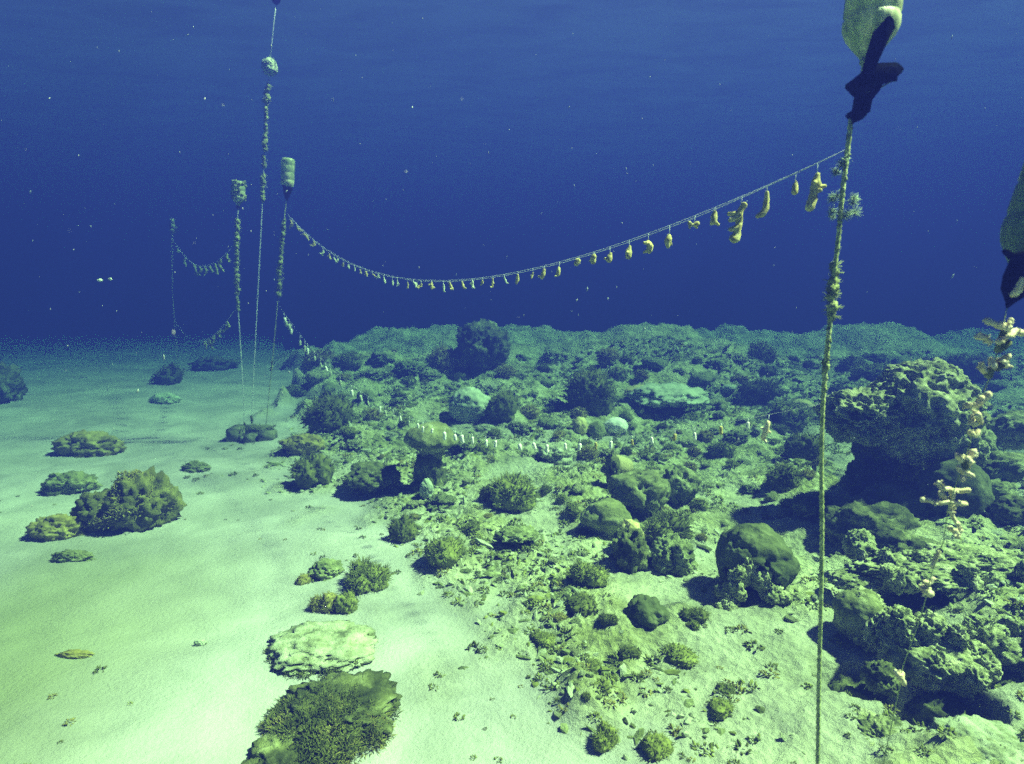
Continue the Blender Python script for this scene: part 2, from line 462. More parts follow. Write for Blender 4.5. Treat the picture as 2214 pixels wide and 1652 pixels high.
# ------------------------------------------------------------------ shapes of the reef
def blob_geo(r, seed, amp=0.25, freq=2.2, sub=5, ridge=0.0, rfreq=6.0, pits=0.0, pfreq=9.0, under=0.0, fine=0.05, jag=0.0):
    """r = (rx, ry, rz); lumpy rounded rock. amp etc. are fractions of the radius. under>0 cuts the foot in."""
    V, F = ico(sub)
    d = V.copy()
    s = 1 + amp * fbm(d * freq + seed * 3.1, 3, seed)
    s = s + fine * fbm(d * freq * 5 + seed, 3, seed + 50)
    if ridge:
        n = vnoise(d * rfreq + seed * 1.7, seed + 9); n2 = vnoise(d * rfreq * 2.1 + seed, seed + 19)
        s = s + ridge * (0.7 * (1 - 2 * np.abs(n)) + 0.4 * (1 - 2 * np.abs(n2)))
    if pits:
        n = vnoise(d * pfreq + seed * 0.7, seed + 29)
        s = s - pits * sstep(0.25, 0.6, n)
    if jag:
        n = vnoise(d * np.array([7, 7, 2.5]) + seed, seed + 39)
        s = s + jag * np.clip(n, 0, 1) * sstep(-0.1, 0.6, d[:, 2])
    P = d * s[:, None]
    if under:
        k = 1 - under * sstep(0.15, -0.45, P[:, 2]) if False else 1 - under * (1 - sstep(-0.5, 0.05, P[:, 2]))
        P[:, 0] *= k; P[:, 1] *= k
    return P * np.array(r), F

def add_blob(mb, c, r, seed, mi=0, yaw=0.0, tilt=0.0, **kw):
    P, F = blob_geo(r, seed, **kw)
    if tilt:
        ct, st = math.cos(tilt), math.sin(tilt)
        P = P @ np.array([[ct, 0, -st], [0, 1, 0], [st, 0, ct]])
    if yaw:
        cy, sy = math.cos(yaw), math.sin(yaw)
        P = P @ np.array([[cy, sy, 0], [-sy, cy, 0], [0, 0, 1]])
    mb.add(P + np.array(c), F, mi)

def add_blades(mb, c, R_, H_, n, w, rng, mi=0, spread=1.0, droop=0.25, seg=3):
    """n curved ribbons with a real two-sided wedge section, growing out of c to fill a dome"""
    for _ in range(n):
        a = rng.uniform(0, 2 * math.pi); q = math.sqrt(rng.random()) * spread
        el = math.pi / 2 - q * 1.35
        L = rng.uniform(0.65, 1.08)
        b0 = Vector((math.cos(a) * R_ * 0.35 * q, math.sin(a) * R_ * 0.35 * q, 0))
        tip = Vector((math.cos(a) * math.cos(el) * R_ * L, math.sin(a) * math.cos(el) * R_ * L, math.sin(el) * H_ * L))
        side = Vector((-math.sin(a + rng.uniform(-1, 1)), math.cos(a + rng.uniform(-1, 1)), rng.uniform(-.3, .3))).normalized()
        wig = Vector((rng.uniform(-1, 1), rng.uniform(-1, 1), rng.uniform(-.4, .4))) * R_ * 0.18
        V = []
        for k in range(seg + 1):
            t = k / seg
            p = b0.lerp(tip, t) + wig * math.sin(t * math.pi) - Vector((0, 0, droop * H_ * t * t * q))
            ww = w * (0.55 + 0.6 * math.sin(math.pi * min(1, t * 0.9 + .1))) * (1 - 0.55 * t) * rng.uniform(.8, 1.2)
            o = tip.cross(side).normalized() * ww * 0.35 if tip.length > 0 else Vector((0, 0, 0))
            V += [p + side * ww, p - side * ww, p + o]
        V = np.array([tuple(v) for v in V]) + np.array(c)
        F = []
        for k in range(seg):
            i = k * 3; j = i + 3
            F += [(i, i + 2, j + 2, j), (i + 2, i + 1, j + 1, j + 2), (i + 1, i, j, j + 1)]
        mb.add(V, F, mi)

def cm(px_w, p): return px_w * depth(p) / FPX

def add_fuzz(mb, c, rx, ry, rz, n, ln, w, rng, mi=0):
    """short soft ribbons standing off a dome"""
    V = []; F = []
    for k in range(n):
        u = Vector((rng.gauss(0, 1), rng.gauss(0, 1), rng.gauss(0, 1) * .9 + .35)).normalized()
        if u.z < -.25: u.z = -u.z
        p = Vector((u.x * rx, u.y * ry, u.z * rz)) * rng.uniform(.72, .98)
        d = (u + Vector((rng.gauss(0, .45), rng.gauss(0, .45), rng.gauss(0, .45) + .25))).normalized()
        L = ln * rng.uniform(.3, 1.45)
        s_ = d.orthogonal().normalized(); s_ = (Matrix.Rotation(rng.uniform(0, 3.14), 3, d) @ s_) * w * rng.uniform(.6, 1.3)
        t_ = d.cross(s_).normalized() * w * .3
        q = p + d * L * .55 + t_; e = p + d * L + Vector((0, 0, -.12 * L))
        b0 = len(V)
        V += [p + s_, p - s_, p + t_ * 2, q + s_ * .9, q - s_ * .9, q + t_ * 2, e]
        F += [(b0, b0 + 1, b0 + 4, b0 + 3), (b0 + 1, b0 + 2, b0 + 5, b0 + 4), (b0 + 2, b0, b0 + 3, b0 + 5), (b0 + 3, b0 + 4, b0 + 6), (b0 + 4, b0 + 5, b0 + 6), (b0 + 5, b0 + 3, b0 + 6)]
    mb.add(np.array([tuple(v) for v in V]) + np.array(c), F, mi)

LANDMARKS = []   # (phrase, px, py)
def mark(phrase, p):
    a, b = proj(p); LANDMARKS.append((phrase, a, b))

def head(name, px, py, wpx, hpx, mat, label, cat, seed, group=None, sink=0.25, ry=1.0, phrase=None, yaw=0.0, sub=5, up=0.0, parent_z=None, **kw):
    """one rounded coral or rock whose visible foot stands at picture point (px, py)"""
    g = ground(px, py)
    rx = cm(wpx, g) / 2; h = cm(hpx, g)
    rz = h / (2 - 2 * sink) if sink < 0.5 else h
    c = Vector((g.x, g.y + rx * ry * 0.6, 0)); c.z = max(hz(c.x, c.y), g.z) if parent_z is None else parent_z
    mb = MB(); add_blob(mb, (0, 0, rz * (1 - 2 * sink) + up), (rx, rx * ry, rz), seed, yaw=yaw, sub=sub, **kw)
    o = mb.build(name, mat); o.location = c
    tag(o, label, cat, group)
    if phrase: mark(phrase, c + Vector((0, 0, rz)))
    return o

def bush(name, px, py, wpx, hpx, mat, label, seed, n=260, cat="algae", group=None, bw=0.10, core=True, phrase=None):
    rng = random.Random(seed)
    g = ground(px, py)
    R_ = cm(wpx, g) / 2; H_ = cm(hpx, g)
    c = Vector((g.x, g.y + R_ * 0.5, 0)); c.z = hz(c.x, c.y) - 0.01
    mb = MB()
    k = 2 + seed % 4
    for j in range(k):
        a = 6.28 * j / k + rng.uniform(-.5, .5); q = rng.uniform(.25, .5) if k > 1 else 0
        ox, oy = math.cos(a) * q * R_, math.sin(a) * q * R_
        f = rng.uniform(.5, .68); hh = H_ * rng.uniform(.55, .85)
        add_blob(mb, (ox, oy, hh * .42), (R_ * f * .92, R_ * f * .92, hh * .55), seed + j, sub=4, amp=0.38, freq=2.6, fine=0.16)
        add_fuzz(mb, (ox, oy, hh * .42), R_ * f, R_ * f, hh * .6, int(n * 1.6 / k), min(R_, H_) * .34, R_ * bw * .42, rng)
    o = mb.build(name, mat); o.location = c
    tag(o, label, cat, group)
    if phrase: mark(phrase, c + Vector((0, 0, H_)))
    return o

# ---- the open sand on the left
def crag(px, py, wpx, hpx, seed, label, mat=M_BUSH_BROWN, phrase=None):
    g = ground(px, py); rng = random.Random(seed)
    rx = cm(wpx, g) / 2; h = cm(hpx, g)
    c = Vector((g.x, g.y + rx * .4, hz(g.x, g.y + rx * .4) - 0.02))
    t = thing("craggy_coral", c, label, "coral")
    mb = MB()
    add_blob(mb, (0.25 * rx, 0, h * .38), (rx * .62, rx * .5, h * .58), seed, amp=0.35, fine=0.16, jag=0.3, freq=2.6)
    add_blob(mb, (-0.45 * rx, -.1 * rx, h * .22), (rx * .52, rx * .42, h * .42), seed + 1, amp=0.4, fine=0.16, jag=0.25)
    mb.build("rock", M_CRAG, t)
    mb = MB()
    for _ in range(110):
        a = rng.uniform(0, 6.28); q = rng.random() ** .5
        x, y = math.cos(a) * rx * .8 * q, math.sin(a) * rx * .5 * q
        zz = h * (.98 if x > -0.05 * rx else .64) * (1 - .62 * q * q)
        add_fuzz(mb, (x, y, zz - h * .08), rx * .17, rx * .17, h * .17, 60, h * .08, rx * .012, rng)
    mb.build("algae_cover", mat, t)
    if phrase: mark(phrase, c + Vector((0, 0, h)))
    return t
crag(256, 1150, 225, 118, 3, "craggy yellowish coral head with a jagged top, alone on the open sand", phrase="craggy coral head on the sand")
head("low_mound", 176, 985, 130, 46, M_BUSH_BROWN, "low long algae mound on the sand, behind the craggy coral head", "algae mound", 7, sink=.3, ry=.6, amp=.35, fine=.2, freq=3, phrase="low mound on the sand")
head("low_mound", 140, 1065, 110, 38, M_TAN, "flat brownish mound beside the craggy coral head on the sand", "algae mound", 8, sink=.35, ry=.6, amp=.35, fine=.2, freq=3)
head("low_mound", 110, 1165, 120, 42, M_BUSH_BROWN, "low algae ridge in front of the craggy coral head on the sand", "algae mound", 18, sink=.38, ry=.5, amp=.4, fine=.2, freq=3)
head("low_mound", 150, 1215, 80, 22, M_TAN, "small thin algae ridge on the sand near the picture edge", "algae mound", 19, sink=.38, ry=.4, amp=.4, fine=.2, freq=3)
head("low_mound", 420, 1020, 56, 18, M_TAN, "tiny flat mound on bare sand between the craggy head and the anchor", "algae mound", 20, sink=.38, ry=.5, amp=.4, fine=.2, freq=3)
bush("algae_bush", 355, 832, 70, 46, M_BUSH_DARK, "small dark bush on the far sand, left of the mooring ropes", 22, phrase="dark bush on the far sand")
head("coral_rock", 450, 800, 90, 26, M_ROCK_DARK, "hazy grey rock far off on the sand, just left of the ropes", "rock", 24, sink=.3, amp=.4, fine=.2)
head("coral_rock", -6, 872, 70, 76, M_ROCK_DARK, "dark tall rock on the sand at the extreme left of the picture", "rock", 25, sink=.2, amp=.4, fine=.2)
head("pale_rock", 350, 872, 60, 18, M_PALE_CORAL, "pale whitish slab lying on the sand below the dark bush", "slab", 27, sink=.35, ry=.6, amp=.3, fine=.15)
head("dead_stick", 160, 1425, 70, 14, M_BUSH_BROWN, "thin dark scrap of weed lying on the near sand, left of the tipped shard", "weed scrap", 28, sink=.3, ry=.25, amp=.4, fine=.2)
head("shell_shard", 432, 1398, 26, 12, M_PALE_CORAL, "tiny tipped white shard with a dark side on the near sand", "shell", 29, sink=.2, ry=.5, amp=.4, fine=.2, sub=4)
bush("algae_tuft", 785, 1276, 100, 72, M_BUSH, "round spiky olive tuft on the sand, like a pincushion", 33, n=700, bw=.05, phrase="round spiky tuft")
head("reef_rock", 698, 1252, 66, 32, M_ROCK_MID, "small dark-footed rock touching the round spiky tuft", "rock", 34, sink=.25, amp=.4, fine=.2)
bush("algae_tuft", 694, 1325, 60, 50, M_BUSH_BROWN, "fuzzy yellowish tuft on the sand above the big weedy slab, the wider of two", 36, n=300, bw=.06)
bush("algae_tuft", 748, 1325, 52, 52, M_BUSH, "fuzzy olive tuft on the sand above the big weedy slab, the narrower of two", 39, n=300, bw=.06)
bush("algae_tuft", 655, 1265, 34, 26, M_BUSH_BROWN, "tiny yellowish tuft at the corner of the dark-footed rock", 42, n=120, bw=.08)

def weedy_slab():
    rng = random.Random(5)
    g = ground(665, 1455); rx = cm(240, g) / 2; h = .058
    t = thing("flat_rock", (g.x, g.y + .14, hz(g.x, g.y + .14) - .02), "wide pale slab with a weedy dark front edge, lying on the near sand", "rock slab")
    mb = MB(); add_blob(mb, (0, 0, h * .35), (rx, rx * .85, h * .8), 61, amp=.25, fine=.14, freq=2.8, under=.25, pits=.1)
    mb.build("rock", M_ROCK_PALE, t)
    mb = MB()
    for _ in range(60):
        a = rng.uniform(3.3, 6.4) if rng.random() < .8 else rng.uniform(0, 6.28)
        q = rng.uniform(.55, 1.0)
        add_fuzz(mb, (math.cos(a) * rx * q, math.sin(a) * rx * .85 * q, h * (.75 - .55 * q)), rx * .13, rx * .13, h * .3, 130, h * .24, .0018, rng)
    mb.build("weed_fringe", M_BUSH_DARK, t); mark("weedy slab", t.location)
weedy_slab()

def weedy_clump():
    rng = random.Random(6)
    g = ground(670, 1660); rx = .20
    t = thing("weedy_coral", (g.x, g.y + .17, hz(g.x, g.y + .17) - .02), "big shaggy olive clump of weed over a rock, nearest on the sand", "coral head")
    mb = MB()
    add_blob(mb, (0.03, 0.04, .05), (rx * .85, rx * .8, .05), 62, amp=.5, fine=.16, freq=2.6, pits=.2)
    add_blob(mb, (-.08, -.12, .02), (rx * .55, rx * .6, .05), 63, amp=.35, fine=.16, freq=2.6)
    mb.build("rock", M_ROCK_DARK, t)
    for mat, n, nm, zz in ((M_BUSH_DARK, 75, "dark_weed", 1.0), (M_BUSH_BROWN, 34, "yellow_weed", .8)):
        mb = MB()
        for _ in range(n):
            a = rng.uniform(0, 6.28); q = rng.random() ** .5
            add_fuzz(mb, (math.cos(a) * rx * .9 * q, math.sin(a) * rx * .95 * q, .078 * zz * (1 - .85 * q * q)), .04, .04, .03, 170, .019, .0017, rng)
        mb.build(nm, mat, t)
    mark("shaggy weed clump", t.location)
weedy_clump()
bush("algae_tuft", 1310, 1618, 62, 66, M_BUSH, "lone round olive tuft on bright sand at the bottom of the picture", 45, n=420, bw=.06, phrase="lone round tuft")

# ---- mushroom shaped coral
def mushroom():
    g = ground(925, 1062); s = depth(g) / FPX
    c = Vector((g.x, g.y + .10, hz(g.x, g.y + .1) - .02))
    t = thing("mushroom_coral", c, "mushroom-shaped tan coral head on a narrow dark stalk", "coral head")
    mb = MB(); add_blob(mb, (.0, 0, 75 * s * .5), (34 * s, 34 * s, 62 * s), 71, amp=.3, fine=.15, freq=2.5)
    mb.build("stalk", M_ROCK_DARK, t)
    mb = MB(); add_blob(mb, (4 * s, 0, 112 * s), (58 * s, 56 * s, 44 * s), 73, amp=.16, fine=.03, freq=1.7, under=.45)
    mb.build("cap", M_TAN, t); mark("mushroom-shaped coral", c + Vector((0, 0, 110 * s)))
mushroom()
head("knob_coral", 922, 1076, 30, 40, M_PALE_CORAL, "small pale knob at the foot of the mushroom-shaped coral", "coral", 75, sink=.2, amp=.25)
bush("coral_bush", 702, 938, 118, 96, M_BUSH_DARK, "wide dark bushy coral at the sandy edge of the reef, below the far ropes", 78, n=600, bw=.06, phrase="dark bushy coral at the reef edge")
bush("coral_bush", 672, 1052, 96, 76, M_BUSH_DARK, "spiky dark bush on the sand edge, left of the mushroom-shaped coral", 82, n=420, bw=.05, phrase="spiky bush at the sand edge")
head("coral_mound", 800, 1072, 120, 52, M_ROCK_DARK, "low dark-footed coral mound between the spiky bush and the mushroom-shaped coral", "coral mound", 83, sink=.2, under=.3, amp=.35, fine=.2)
head("coral_mound", 650, 982, 90, 34, M_BUSH_BROWN, "yellowish low mound beside the concrete anchor", "coral mound", 84, sink=.3, amp=.35, fine=.2, ry=.5)
head("dome_coral", 1015, 912, 96, 64, M_PALE_CORAL, "pale grey rounded coral behind the mushroom-shaped coral", "coral", 85, sink=.2, amp=.22, fine=.06, phrase="pale rounded coral")
bush("coral_bush", 1085, 915, 70, 70, M_BUSH_DARK, "dark bush touching the pale rounded coral", 87, n=300, bw=.07)
head("coral_mound", 1042, 800, 110, 100, M_ROCK_DARK, "tall dark pyramid-shaped coral mound against the blue water", "coral mound", 88, sink=.12, amp=.35, fine=.22, freq=2.6, phrase="tall dark pyramid mound")
bush("coral_bush", 972, 815, 96, 70, M_BUSH_BROWN, "rounded brown bush in front of the tall dark pyramid mound", 90, n=500, bw=.07, phrase="brown bush on the crest")
bush("coral_bush", 1278, 892, 120, 120, M_BUSH_DARK, "large tall dark bush in the middle of the reef", 91, n=700, bw=.06, phrase="large tall dark bush")
head("coral_table", 1450, 892, 165, 52, M_PALE_CORAL, "pale lumpy table of coral right of the large tall dark bush", "coral table", 93, sink=.15, under=.4, amp=.3, ridge=.1, fine=.12, phrase="pale lumpy coral table")
head("dome_coral", 1334, 940, 52, 32, M_WHITE, "small white dome between the dark bush and the low line of white tags", "coral", 94, sink=.2, amp=.12, fine=.04)
head("dome_coral", 1290, 950, 40, 34, M_TAN, "small tan dome, left of the small white dome", "coral", 95, sink=.2, amp=.15, fine=.04)
head("dome_coral", 1254, 940, 34, 34, M_YELLOW, "tiny yellowish dome under the large tall dark bush", "coral", 96, sink=.2, amp=.15, fine=.04)
head("loaf_coral", 1312, 1158, 112, 66, M_TAN, "smooth loaf-shaped tan coral lying on pale rubble", "coral", 97, sink=.2, amp=.2, fine=.03, under=.3, ry=.7, phrase="smooth loaf-shaped coral")
head("lumpy_coral", 1390, 1122, 130, 92, M_TAN, "lumpy tan coral with dark hollows behind the loaf-shaped coral", "coral", 98, sink=.15, amp=.35, fine=.05, pits=.25, pfreq=3.5, under=.35, phrase="lumpy tan coral")
head("lumpy_coral", 1475, 1085, 80, 66, M_ROCK_MID, "knobbly mottled coral right of the lumpy tan coral", "coral", 99, sink=.15, amp=.35, fine=.1, ridge=.1)
head("finger_coral", 1325, 1060, 30, 80, M_ROCK_DARK, "narrow upright dark finger of coral behind the lumpy tan coral", "coral", 100, sink=.15, amp=.3, fine=.1)
head("reef_rock", 1366, 1235, 80, 84, M_ROCK_DARK, "dark hollow rock under the yellow knob", "rock", 101, sink=.2, amp=.35, fine=.15, pits=.3, pfreq=4)
head("knob_coral", 1366, 1200, 46, 50, M_YELLOW, "bright yellow knob of coral on top of a dark rock", "coral", 102, sink=.1, amp=.3, ridge=.1, up=.03, phrase="bright yellow knob")
bush("coral_bush", 1450, 1190, 110, 76, M_BUSH_DARK, "tangled dark bush between the yellow knob and the overhanging boulder", 105, n=520, bw=.05, phrase="tangled dark bush")
head("reef_rock", 1460, 1245, 90, 66, M_ROCK_MID, "mottled rock below the tangled dark bush", "rock", 106, sink=.2, amp=.4, fine=.2, ridge=.12)
head("encrusting_sponge", 1402, 1348, 88, 40, M_BRAIN, "flat dark shield-like patch on the pale rubble", "sponge", 107, sink=.46, amp=.3, fine=.08, phrase="flat dark patch")
bush("algae_bush", 1272, 1270, 80, 54, M_BUSH, "olive tuft left of the yellow knob's dark rock", 108, n=320, bw=.06)
head("flat_rock", 1118, 1182, 96, 34, M_ROCK_MID, "thin rock slab with a dark slit under its front edge", "rock slab", 109, sink=.1, under=.5, ry=.7, amp=.3, fine=.15, phrase="thin slit rock slab")
bush("algae_bush", 960, 1222, 84, 62, M_BUSH, "olive bush on the sand edge, left of the thin slit slab", 111, n=360, bw=.06, phrase="olive bush on the sand edge")
bush("algae_bush", 868, 1172, 70, 66, M_BUSH_DARK, "dark olive bush below the mushroom-shaped coral", 114, n=360, bw=.06)
bush("algae_bush", 1110, 1110, 120, 90, M_BUSH, "wide soft olive bush right of the mushroom-shaped coral", 117, n=560, bw=.06, phrase="wide soft olive bush")
head("reef_rock", 1205, 1000, 80, 36, M_ROCK_PALE, "pale flat rock under the low line of white tags", "rock", 118, sink=.25, amp=.35, fine=.15)
for k, (px, py, w, h, lab) in enumerate([
        (1365, 1425, 50, 26, "small dark tuft right of the bright sand tongue"), (1478, 1440, 84, 30, "wide low dark tuft on the near rubble, left of the near rope"),
        (1572, 1500, 44, 26, "round dark tuft on the near rubble beside the near rope, upper of two"), (1560, 1548, 60, 26, "dim flat tuft on the near rubble beside the near rope, lower of two"),
        (1505, 1348, 60, 26, "dim tuft between the flat dark patch and the overhanging boulder"), (1425, 1640, 70, 50, "dark tuft at the bottom edge of the picture, on rubble"),
        (1260, 1330, 80, 34, "dim olive tuft left of the flat dark patch"), (1180, 1400, 60, 26, "olive tuft at the tip of the bright sand tongue")]):
    bush("algae_tuft", px, py, w, h, M_BUSH if k % 2 else M_BUSH_DARK, lab, 120 + k * 3, n=200, bw=.07, core=True)

# ---- boulder with the hollow front
def boulder():
    g = ground(1640, 1308); s = depth(g) / FPX
    c = Vector((g.x, g.y + .13, hz(g.x, g.y + .13) - .03))
    t = thing("overhanging_boulder", c, "rounded dark boulder coral with a crumbling hollow front", "boulder coral")
    mb = MB(); add_blob(mb, (20 * s, 15 * s, 84 * s), (86 * s, 84 * s, 84 * s), 131, amp=.18, fine=.03, freq=1.9, under=.05, sub=6, pits=.025, pfreq=3)
    P = mb.v[0]
    d = np.array([-14 * s, -86 * s, 46 * s]); q = np.linalg.norm((P - d) / np.array([66 * s, 90 * s, 72 * s]), axis=1)
    push = (1 - sstep(.55, 1.05, q + .25 * fbm(P * 28, 3, 5)))
    P[:, 1] += push * 110 * s                      # the hollow bitten out of the front
    mb.build("dome", M_BRAIN, t)
    mb = MB()
    rng = random.Random(9)
    for k in range(44):
        a = math.pi * (k + rng.uniform(-.5, .5)) / 43 * 1.1 - .15; rr = rng.uniform(.82, 1.12)
        add_blob(mb, (-16 * s + math.cos(a) * 56 * s * rr, -70 * s + 22 * s * math.sin(a) * rr + rng.uniform(-8, 8) * s, 12 * s + math.sin(a) * 78 * s * rr), (15 * s * rng.uniform(.6, 1.3), 13 * s, 18 * s * rng.uniform(.6, 1.4)), 140 + k, sub=4, amp=.45, fine=.25, pits=.25, pfreq=4)
    for k in range(14):
        add_blob(mb, (rng.uniform(-75, -40) * s, -rng.uniform(40, 75) * s, rng.uniform(5, 50) * s), (14 * s,) * 3, 190 + k, sub=4, amp=.45, fine=.25)
        add_blob(mb, (rng.uniform(20, 55) * s, -rng.uniform(50, 80) * s, rng.uniform(5, 45) * s), (14 * s,) * 3, 210 + k, sub=4, amp=.45, fine=.25)
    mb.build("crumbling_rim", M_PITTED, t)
    mark("overhanging boulder", c + Vector((0, 0, 150 * s)))
boulder()

# ---- the big ledge on the right
def big_head():
    c = at(1958, 892, 3.25)
    gz = hz(c.x, c.y)
    t = thing("great_coral_head", (c.x, c.y, gz - .05), "huge knobbly coral head overhanging a black hollow, right of the near rope", "coral head")
    z = c.z - gz + .05
    mb = MB()
    add_blob(mb, (.09, .02, z), (.25, .27, .26), 151, sub=6, amp=.22, fine=.05, ridge=.10, rfreq=4.6, freq=1.8, pits=.22, pfreq=5.5)
    add_blob(mb, (-.22, .05, z - .02), (.18, .22, .13), 152, sub=6, amp=.34, fine=.10, ridge=.14, rfreq=5, pits=.3, pfreq=5)
    add_blob(mb, (.20, -.12, z - .15), (.13, .13, .14), 153, sub=5, amp=.3, fine=.06, ridge=.14, rfreq=4.2, pits=.2, pfreq=5)
    rng = random.Random(2)
    for k in range(30):                    # knobs over the crown
        d = Vector((rng.gauss(0, 1), rng.gauss(-.5, 1), rng.gauss(.3, 1))).normalized()
        add_blob(mb, (.09 + d.x * .25, .02 + d.y * .26, z + d.z * .25), (rng.uniform(.03, .06), rng.uniform(.03, .06), rng.uniform(.025, .055)), 900 + k, sub=4, amp=.35, fine=.12, pits=.3, pfreq=3)
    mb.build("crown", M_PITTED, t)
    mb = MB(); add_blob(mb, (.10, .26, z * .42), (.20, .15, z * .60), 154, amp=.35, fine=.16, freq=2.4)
    mb.build("pedestal", M_ROCK_DARK, t)  # dark material puts the hollow's shade into the pedestal colour
    mark("huge knobbly coral head", c)
big_head()
def dome_at(px, py, Y, rx, ry, rz, seed, mat, name, label, cat, **kw):
    c = at(px, py, Y)
    mb = MB(); add_blob(mb, (0, 0, 0), (rx, ry, rz), seed, **kw)
    o = mb.build(name, mat); o.location = c
    tag(o, label, cat); mark(label.split(",")[0], c) if kw.get("sub", 5) > 6 else None
    return o
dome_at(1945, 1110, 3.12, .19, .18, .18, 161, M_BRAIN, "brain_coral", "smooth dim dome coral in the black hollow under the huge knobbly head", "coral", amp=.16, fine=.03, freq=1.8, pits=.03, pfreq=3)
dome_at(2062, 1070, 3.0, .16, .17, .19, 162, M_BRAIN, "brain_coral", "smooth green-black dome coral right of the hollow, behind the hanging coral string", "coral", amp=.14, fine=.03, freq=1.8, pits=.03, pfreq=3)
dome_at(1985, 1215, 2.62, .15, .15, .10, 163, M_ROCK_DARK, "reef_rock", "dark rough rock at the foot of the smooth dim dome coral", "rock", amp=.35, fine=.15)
dome_at(1868, 1040, 3.45, .10, .12, .12, 164, M_ROCK_DARK, "reef_rock", "added dark rough wall rock closing the left of the black hollow", "rock", amp=.4, fine=.2)  # added to wall in the hollow and keep it black
dome_at(1860, 1180, 2.6, .06, .06, .06, 165, M_PITTED, "knob_coral", "small knobbly pale coral at the lip of the black hollow", "coral", amp=.35, fine=.1, ridge=.15)
dome_at(1852, 1255, 2.35, .10, .08, .035, 166, M_PITTED, "flat_rock", "pale pointed rubble spit beside the near rope", "rock slab", amp=.3, fine=.12)
# ledge plate
def ledge():
    c = at(2050, 1235, 2.35)
    t = thing("coral_ledge", c, "crumbly pale coral ledge roofing a black slot, behind the pitted rock", "coral ledge")
    mb = MB()
    add_blob(mb, (-.12, 0, 0), (.22, .12, .055), 171, sub=6, amp=.35, fine=.14, ridge=.1, rfreq=6, pits=.12)
    add_blob(mb, (.12, .05, .01), (.24, .14, .06), 172, sub=6, amp=.35, fine=.14, ridge=.1, rfreq=6, pits=.12)
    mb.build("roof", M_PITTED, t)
    mb = MB()
    rng = random.Random(4)
    for k in range(60):
        x = rng.uniform(-.34, .36)
        add_blob(mb, (x, rng.uniform(-.13, .08), .035 + rng.uniform(-.05, .03)), (rng.uniform(.014, .04), rng.uniform(.014, .04), rng.uniform(.014, .045)), 180 + k, sub=4, amp=.4, fine=.2, pits=.3, pfreq=3.5)
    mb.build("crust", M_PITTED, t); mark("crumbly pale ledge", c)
ledge()
def pitted_rock():
    c = at(1985, 1395, 1.95)
    t = thing("pitted_rock", c, "long pitted pale rock with a smooth round end, leaning over a black hole", "rock")
    mb = MB()
    rng = random.Random(12)
    ax = Vector((.62, -.78, 0))
    add_blob(mb, (.02, -.02, -.04), (.10, .17, .09), 191, amp=.3, fine=.1, sub=6, yaw=.55)
    for k in range(34):
        u = rng.uniform(-.20, .20); w = rng.uniform(-.075, .085); zz = rng.uniform(-.06, .085) * (1 - abs(w) * 5)
        r_ = rng.uniform(.024, .05)
        add_blob(mb, (ax.x * u - ax.y * w * .8, ax.y * u + ax.x * w, zz), (r_ * rng.uniform(.8, 1.2), r_, r_ * rng.uniform(.8, 1.35)), 300 + k, sub=5, amp=.38, fine=.16, ridge=.18, rfreq=3.5, pits=.35, pfreq=4)
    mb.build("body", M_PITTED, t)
    mb = MB(); add_blob(mb, (-.115, .16, .02), (.085, .09, .10), 192, amp=.14, fine=.05, freq=2)
    mb.build("smooth_end", M_TAN, t)
    mark("long pitted rock", c)
pitted_rock()
def right_rock():
    c = at(2165, 1385, 2.0); rng = random.Random(31)
    mb = MB(); add_blob(mb, (0, 0, -.02), (.10, .09, .05), 211, amp=.3, fine=.12, sub=5)
    for k in range(26):
        r_ = rng.uniform(.02, .042)
        add_blob(mb, (rng.uniform(-.13, .15), rng.uniform(-.09, .06), rng.uniform(-.03, .06)), (r_, r_, r_ * rng.uniform(.7, 1.3)), 340 + k, sub=4, amp=.4, fine=.2, pits=.35, pfreq=4)
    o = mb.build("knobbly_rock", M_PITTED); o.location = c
    tag(o, "pale knobbly rock at the extreme right, over a black slot", "rock")
right_rock()
dome_at(2035, 1575, 1.80, .12, .10, .10, 360, M_ROCK_DARK, "reef_rock", "added shade-coloured rock deep inside the black hole under the long pitted rock", "rock", amp=.3, fine=.15)  # added rock, coloured dark so the hole reads as shade
dome_at(1850, 1530, 1.92, .10, .09, .09, 361, M_ROCK_DARK, "reef_rock", "added shade-coloured rock in the shaded hole behind the foot of the near rope", "rock", amp=.3, fine=.15)  # added filler; its dark colour stands in for the hole's shade
dome_at(1880, 1150, 2.95, .22, .24, .16, 362, M_ROCK_DARK, "reef_rock", "added shade-coloured rock lying in the floor of the black hollow", "rock", amp=.3, fine=.15)  # added to cover the pale pit floor with shade-dark colour
dome_at(1990, 1330, 2.45, .20, .10, .08, 363, M_ROCK_DARK, "reef_rock", "added shade-coloured rock inside the black slot under the crumbly pale ledge", "rock", amp=.3, fine=.15)  # added; the slot's shade is put into this rock's colour
dome_at(2150, 1480, 1.95, .14, .08, .07, 364, M_ROCK_DARK, "reef_rock", "added shade-coloured rock in the slot under the pale knobbly rock at the extreme right", "rock", amp=.3, fine=.15)  # added dark filler, its colour painted as the shade of the slot
dome_at(1905, 1600, 1.62, .09, .09, .05, 212, M_PITTED, "reef_rock", "rough rock beside the foot of the near rope, below the black hole", "rock", amp=.35, fine=.15, pits=.15, sub=6)
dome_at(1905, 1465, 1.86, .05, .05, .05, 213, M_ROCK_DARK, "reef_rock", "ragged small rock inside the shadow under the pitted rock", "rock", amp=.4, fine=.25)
dome_at(2160, 1165, 2.75, .17, .16, .06, 214, M_ROCK_PALE, "flat_rock", "smooth pale sandy slab right of the coral string", "rock slab", amp=.2, fine=.08)
